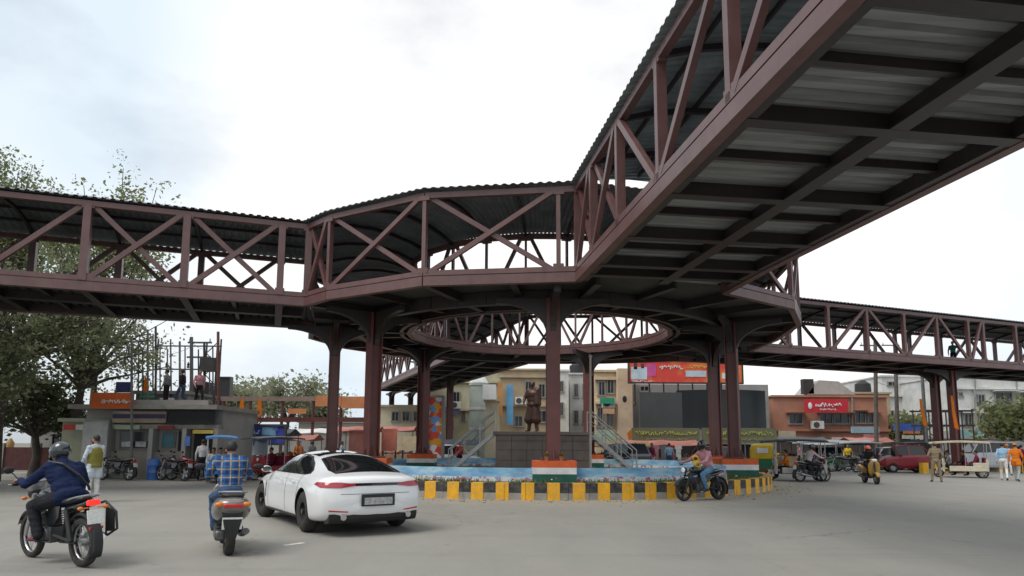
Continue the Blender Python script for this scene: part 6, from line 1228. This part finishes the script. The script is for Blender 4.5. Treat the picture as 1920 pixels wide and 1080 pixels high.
mb = MB(); mb.lathe([(.16, 0), (.16, .2), (.1, .25), (.1, 1.2), (.17, 1.25), (.2, 1.5), (.05, 1.75)], n=14); o = ob('post_box', mb, mat('ochre pillar paint', (.42, .24, .08), .7, var=.25), 'ochre pillar post with a round head at the left edge', 'post', smooth=True); q = gnd(14, 885); o.location = (q.x, q.y, 0)
# people by the shops
for px, Y, z, s, tr, lb in ((304, 30.3, at(304, 762, 30.3).z, m_grey, m_dark, 'person in grey on the shop terrace left of the thin grey pole'), (333, 30.5, at(333, 762, 30.5).z, cloth('black shirt', (.018, .018, .02)), m_denim, 'person in a black shirt on the shop terrace'), (366, 30.6, at(366, 762, 30.6).z, m_pink, m_dark, 'person in pink on the shop terrace near the dark lattice pole'), (1192, 38.8, 0, m_whitec, m_dark, 'person in a white shirt before the clothes stall'), (1222, 39.5, 0, m_maroonc, m_maroonc, 'person in maroon before the clothes stall'), (1255, 40, 0, m_sky, m_denim, 'person in sky blue near the clothes stall'), (1525, 44, 0, m_red, m_dark, 'person in red at the dark tarpaulin stall'), (1590, 44.5, 0, m_yellow, m_dark, 'person in yellow at the grey tarpaulin stall'), (1722, 43.2, 0, m_red, m_whitec, 'person in a red top beside the barrier wall'), (560, 37, 0, m_orange, m_dark, 'person in orange near the red roofed stall'), (585, 36, 0, m_grey, m_dark, 'person in grey beyond the car roof'), (640, 36, 0, m_sky, m_dark, 'person in sky blue between the left columns'), (380, 28, 0, m_whitec, m_dark, 'person in white beside the blue roofed rickshaw'), (1500, 43, 0, m_pink, m_dark, 'person in pink left of the dark tarpaulin stall'), (1915, 40, 0, m_maroonc, m_dark, 'person in maroon at the far right edge'), (862, 38, 0, m_red, m_dark, 'person in red near the white small car')):
    p = at(px, 850, Y); person(lb, stance('walk' if int(px) % 3 == 0 else 'stand', 1.68), s, tr, (p.x, Y, z), R((px * 37) % 360), .019)
# ------------------------------------------------------------------ trees
def tree(label, x, y, h, crown_r, seed, leafm, trunkm, n=2600, leaf=.13, z0=None, squash=.75, droop=0, trunk_r=.22, lean=(0, 0), blobs=14, name='tree', cz=None, density=1.0):
    r_ = random.Random(seed); root = empty(name, (x, y, 0), 0, label, 'tree'); mb = MB(); lv = MB(); cz = cz or h - crown_r * squash; fork = h * .38
    base = V((0, 0, -.1)); fk = V((lean[0] * .4, lean[1] * .4, fork)); pts = [base, V((r_.uniform(-.1, .1), r_.uniform(-.1, .1), fork * .5)), fk]; mb.tube(pts, [trunk_r * 1.25, trunk_r, trunk_r * .8], 10)
    tips = []; cen = V((lean[0], lean[1], cz))
    for b in range(blobs):
        a = 2.4 * b + r_.uniform(-.5, .5); e = r_.uniform(-.35, 1.25); rad = crown_r * r_.uniform(.45, .95); tip = cen + V((cos(a) * cos(e) * rad, sin(a) * cos(e) * rad, sin(e) * rad * squash))
        mid = fk.lerp(tip, .5) + V((r_.uniform(-.4, .4), r_.uniform(-.4, .4), r_.uniform(.0, .5))); mb.tube([fk, fk.lerp(mid, .55) + V((0, 0, .1)), mid, tip], [trunk_r * .5, trunk_r * .36, trunk_r * .22, .015], 7); tips.append((mid, tip))
        for _ in range(3):
            t2 = mid.lerp(tip, r_.uniform(.2, .9)) + V((r_.gauss(0, .5), r_.gauss(0, .5), r_.gauss(.1, .4))) * crown_r * .28; mb.tube([mid.lerp(tip, .3), mid.lerp(t2, .6) + V((0, 0, .08)), t2], [.035, .02, .008], 5); tips.append((mid, t2))
    per = 22; gc = lambda q: max(-1.6, min(1.6, r_.gauss(0, 1))) * q
    for k in range(n // per):        # leaf clumps along the twigs
        m_, t_ = tips[r_.randrange(len(tips))]; c0 = m_.lerp(t_, r_.uniform(.35, 1.02)); s = crown_r * .085 * density; c0 = c0 + V((gc(s), gc(s), gc(s) - droop * abs(gc(1)) * crown_r * .25))
        if noise.noise(c0 * (1.5 / max(.6, crown_r * .3))) < -.2: continue
        cl_ = leaf * r_.uniform(1.0, 2.3); tone = r_.choice((0, 0, 1, 1, 2))
        for q in range(per):
            c = c0 + V((gc(cl_), gc(cl_), gc(cl_ * .7) - droop * abs(gc(cl_)))); u = V((r_.gauss(0, 1), r_.gauss(0, 1), r_.gauss(0, .7) - droop)).normalized(); v = u.orthogonal().normalized(); v = (v * cos(r_.uniform(0, 6)) + u.cross(v) * sin(1)).normalized(); L = leaf * r_.choice((.45, .7, .9, 1.1, 1.5))
            lv.add([c, c + u * L * .5 + v * L * .3, c + u * L, c + u * L * .5 - v * L * .3], [(0, 1, 2, 3)], tone if q % 4 else r_.choice((0, 1, 2)))
    mb.build('trunk', trunkm, root, smooth=True); lv.build('crown', leafm, root); return root
m_bark = mat('grey brown bark', (.085, .07, .058), .9, var=.4, vs=3, bump=.6, bs=12)
la, lb_, lc, ld, le, lf = leafmat('olive leaf', (.20, .23, .12)), leafmat('dusty leaf', (.29, .30, .19)), leafmat('dark leaf', (.115, .13, .075)), leafmat('light leaf', (.22, .24, .09)), leafmat('pale grey leaf', (.28, .29, .2)), leafmat('pale leaf', (.24, .26, .15))
lA, lB, lC = [la, lb_, lc], [ld, la, lb_], [le, lb_, lf]
def ptree(lb, px, Y, ytop, yc, cr_, seed, lm, n, leaf, **k):
    p = at(px, yc, Y); h = at(px, ytop, Y).z; tree(lb, p.x, Y, h, cr_, seed, lm, m_bark, n, leaf, cz=p.z, **k)
ptree('large old tree with drooping olive foliage at the far left', 10, 27, 330, 600, 4.9, 3, lA, 15000, .17, droop=.35, trunk_r=.3, lean=(.6, .5), blobs=30, squash=.8, density=1.15)
ptree('thin leaved tree hanging over the shop terrace', 150, 31, 470, 640, 4.2, 8, [la, lb_, lb_], 9000, .15, droop=.5, trunk_r=.2, lean=(.6, 0), blobs=26, squash=.9, density=1.1)
ptree('light green tree top rising above the left bridge roof', 0, 36, 278, 380, 4.2, 5, lB, 30000, .18, trunk_r=.25, blobs=24, squash=.75)
ptree('sparse tree top showing above the left bridge roof beside the green one', 200, 34, 326, 430, 4.2, 12, lB, 15000, .18, trunk_r=.16, blobs=22, squash=.8, density=1.0)
ptree('dark dense tree at the left picture edge', -60, 24, 560, 700, 3.6, 19, lA, 9000, .17, droop=.3, trunk_r=.25, blobs=22, squash=1.0)
ptree('dark low tree before the maroon fence', 70, 31, 700, 775, 2.9, 23, [lc, lc, la], 9000, .2, trunk_r=.18, blobs=22, squash=.9)
for px, Y, h, cr_, sd, lb in ((540, 66, 9.2, 4.4, 31, 'pale bushy tree behind the gantry'), (478, 70, 8.4, 3.4, 33, 'pale smaller tree left of the bushy one behind the gantry'), (600, 72, 8.0, 3.4, 37, 'pale thin tree right of the bushy one behind the gantry'), (1905, 50, 4.9, 2.4, 41, 'green bushy tree beside the white building at the far right'), (1700, 60, 4.4, 1.3, 47, 'small green tree behind the blue shop sign'), (420, 58, 7.5, 3.0, 53, 'pale tree behind the dark billboard back')):
    p = at(px, 800, Y); tree(lb, p.x, Y, h, cr_, sd, lC if px < 700 else lB, m_bark, 5200, .34, trunk_r=.16, blobs=20)
# overhead wires
def wire(a, b, sag, lb):
    mb = MB(); mb.tube([(a.x + (b.x - a.x) * i / 12, a.y + (b.y - a.y) * i / 12, a.z + (b.z - a.z) * i / 12 - sag * 4 * (i / 12) * (1 - i / 12)) for i in range(13)], .012, 4); ob('overhead_wire', mb, m_blk, lb, 'wire')
wire(at(359, 650, 36), at(247, 660, 28.6), .3, 'thin overhead wire from the grey utility pole towards the shop front pole'); wire(at(383, 655, 35), at(359, 640, 36), .1, 'short overhead wire joining the lattice pole and the grey utility pole'); wire(at(1643, 715, 47), at(1682, 722, 49), .15, 'short overhead wire between the two dark utility poles')

for px, y0, y1, Y, lb in ((1728, 748, 800, 39.5, 'narrow orange cloth hanging left of the right bridge pier'), (1786, 742, 806, 39.2, 'long orange cloth hanging on the right bridge pier')):
    a, b = at(px - 4, y0, Y), at(px + 4, y1, Y); h_ = a.z - b.z; mb = MB(); mb.prism([(0, 0), (.12, 0), (.2, -h_ * .5), (.36, -h_), (.1, -h_ * .95), (.02, -h_ * .5)], .03, M.Translation((a.x, Y, a.z)) @ M.Rotation(pi / 2, 4, 'X')); ob('hanging_cloth', mb, m_orange, lb, 'cloth')
fx = at(1778, 800, 46); root = empty('scaffold', (fx.x, 46, 0), 0, 'dark steel scaffold frame behind the right bridge pier', 'scaffold')
for i, x in enumerate((-1.7, -.6, .6, 1.7)):
    for y in (0, 1.1): mb = MB(); mb.cyl((x, y, 0), (x, y, 4.1), .05, None, 6); mb.build('upright', m_dpole, root)
for z in (1.9, 3.0, 4.0):
    for y in (0, 1.1): mb = MB(); mb.box((0, y + .06, z), (3.7, .06, .12)); mb.build('ledger', m_dpole, root)
mb = MB(); mb.box((0, .55, 1.97), (3.6, 1.0, .05)); mb.build('platform', m_dpole, root)
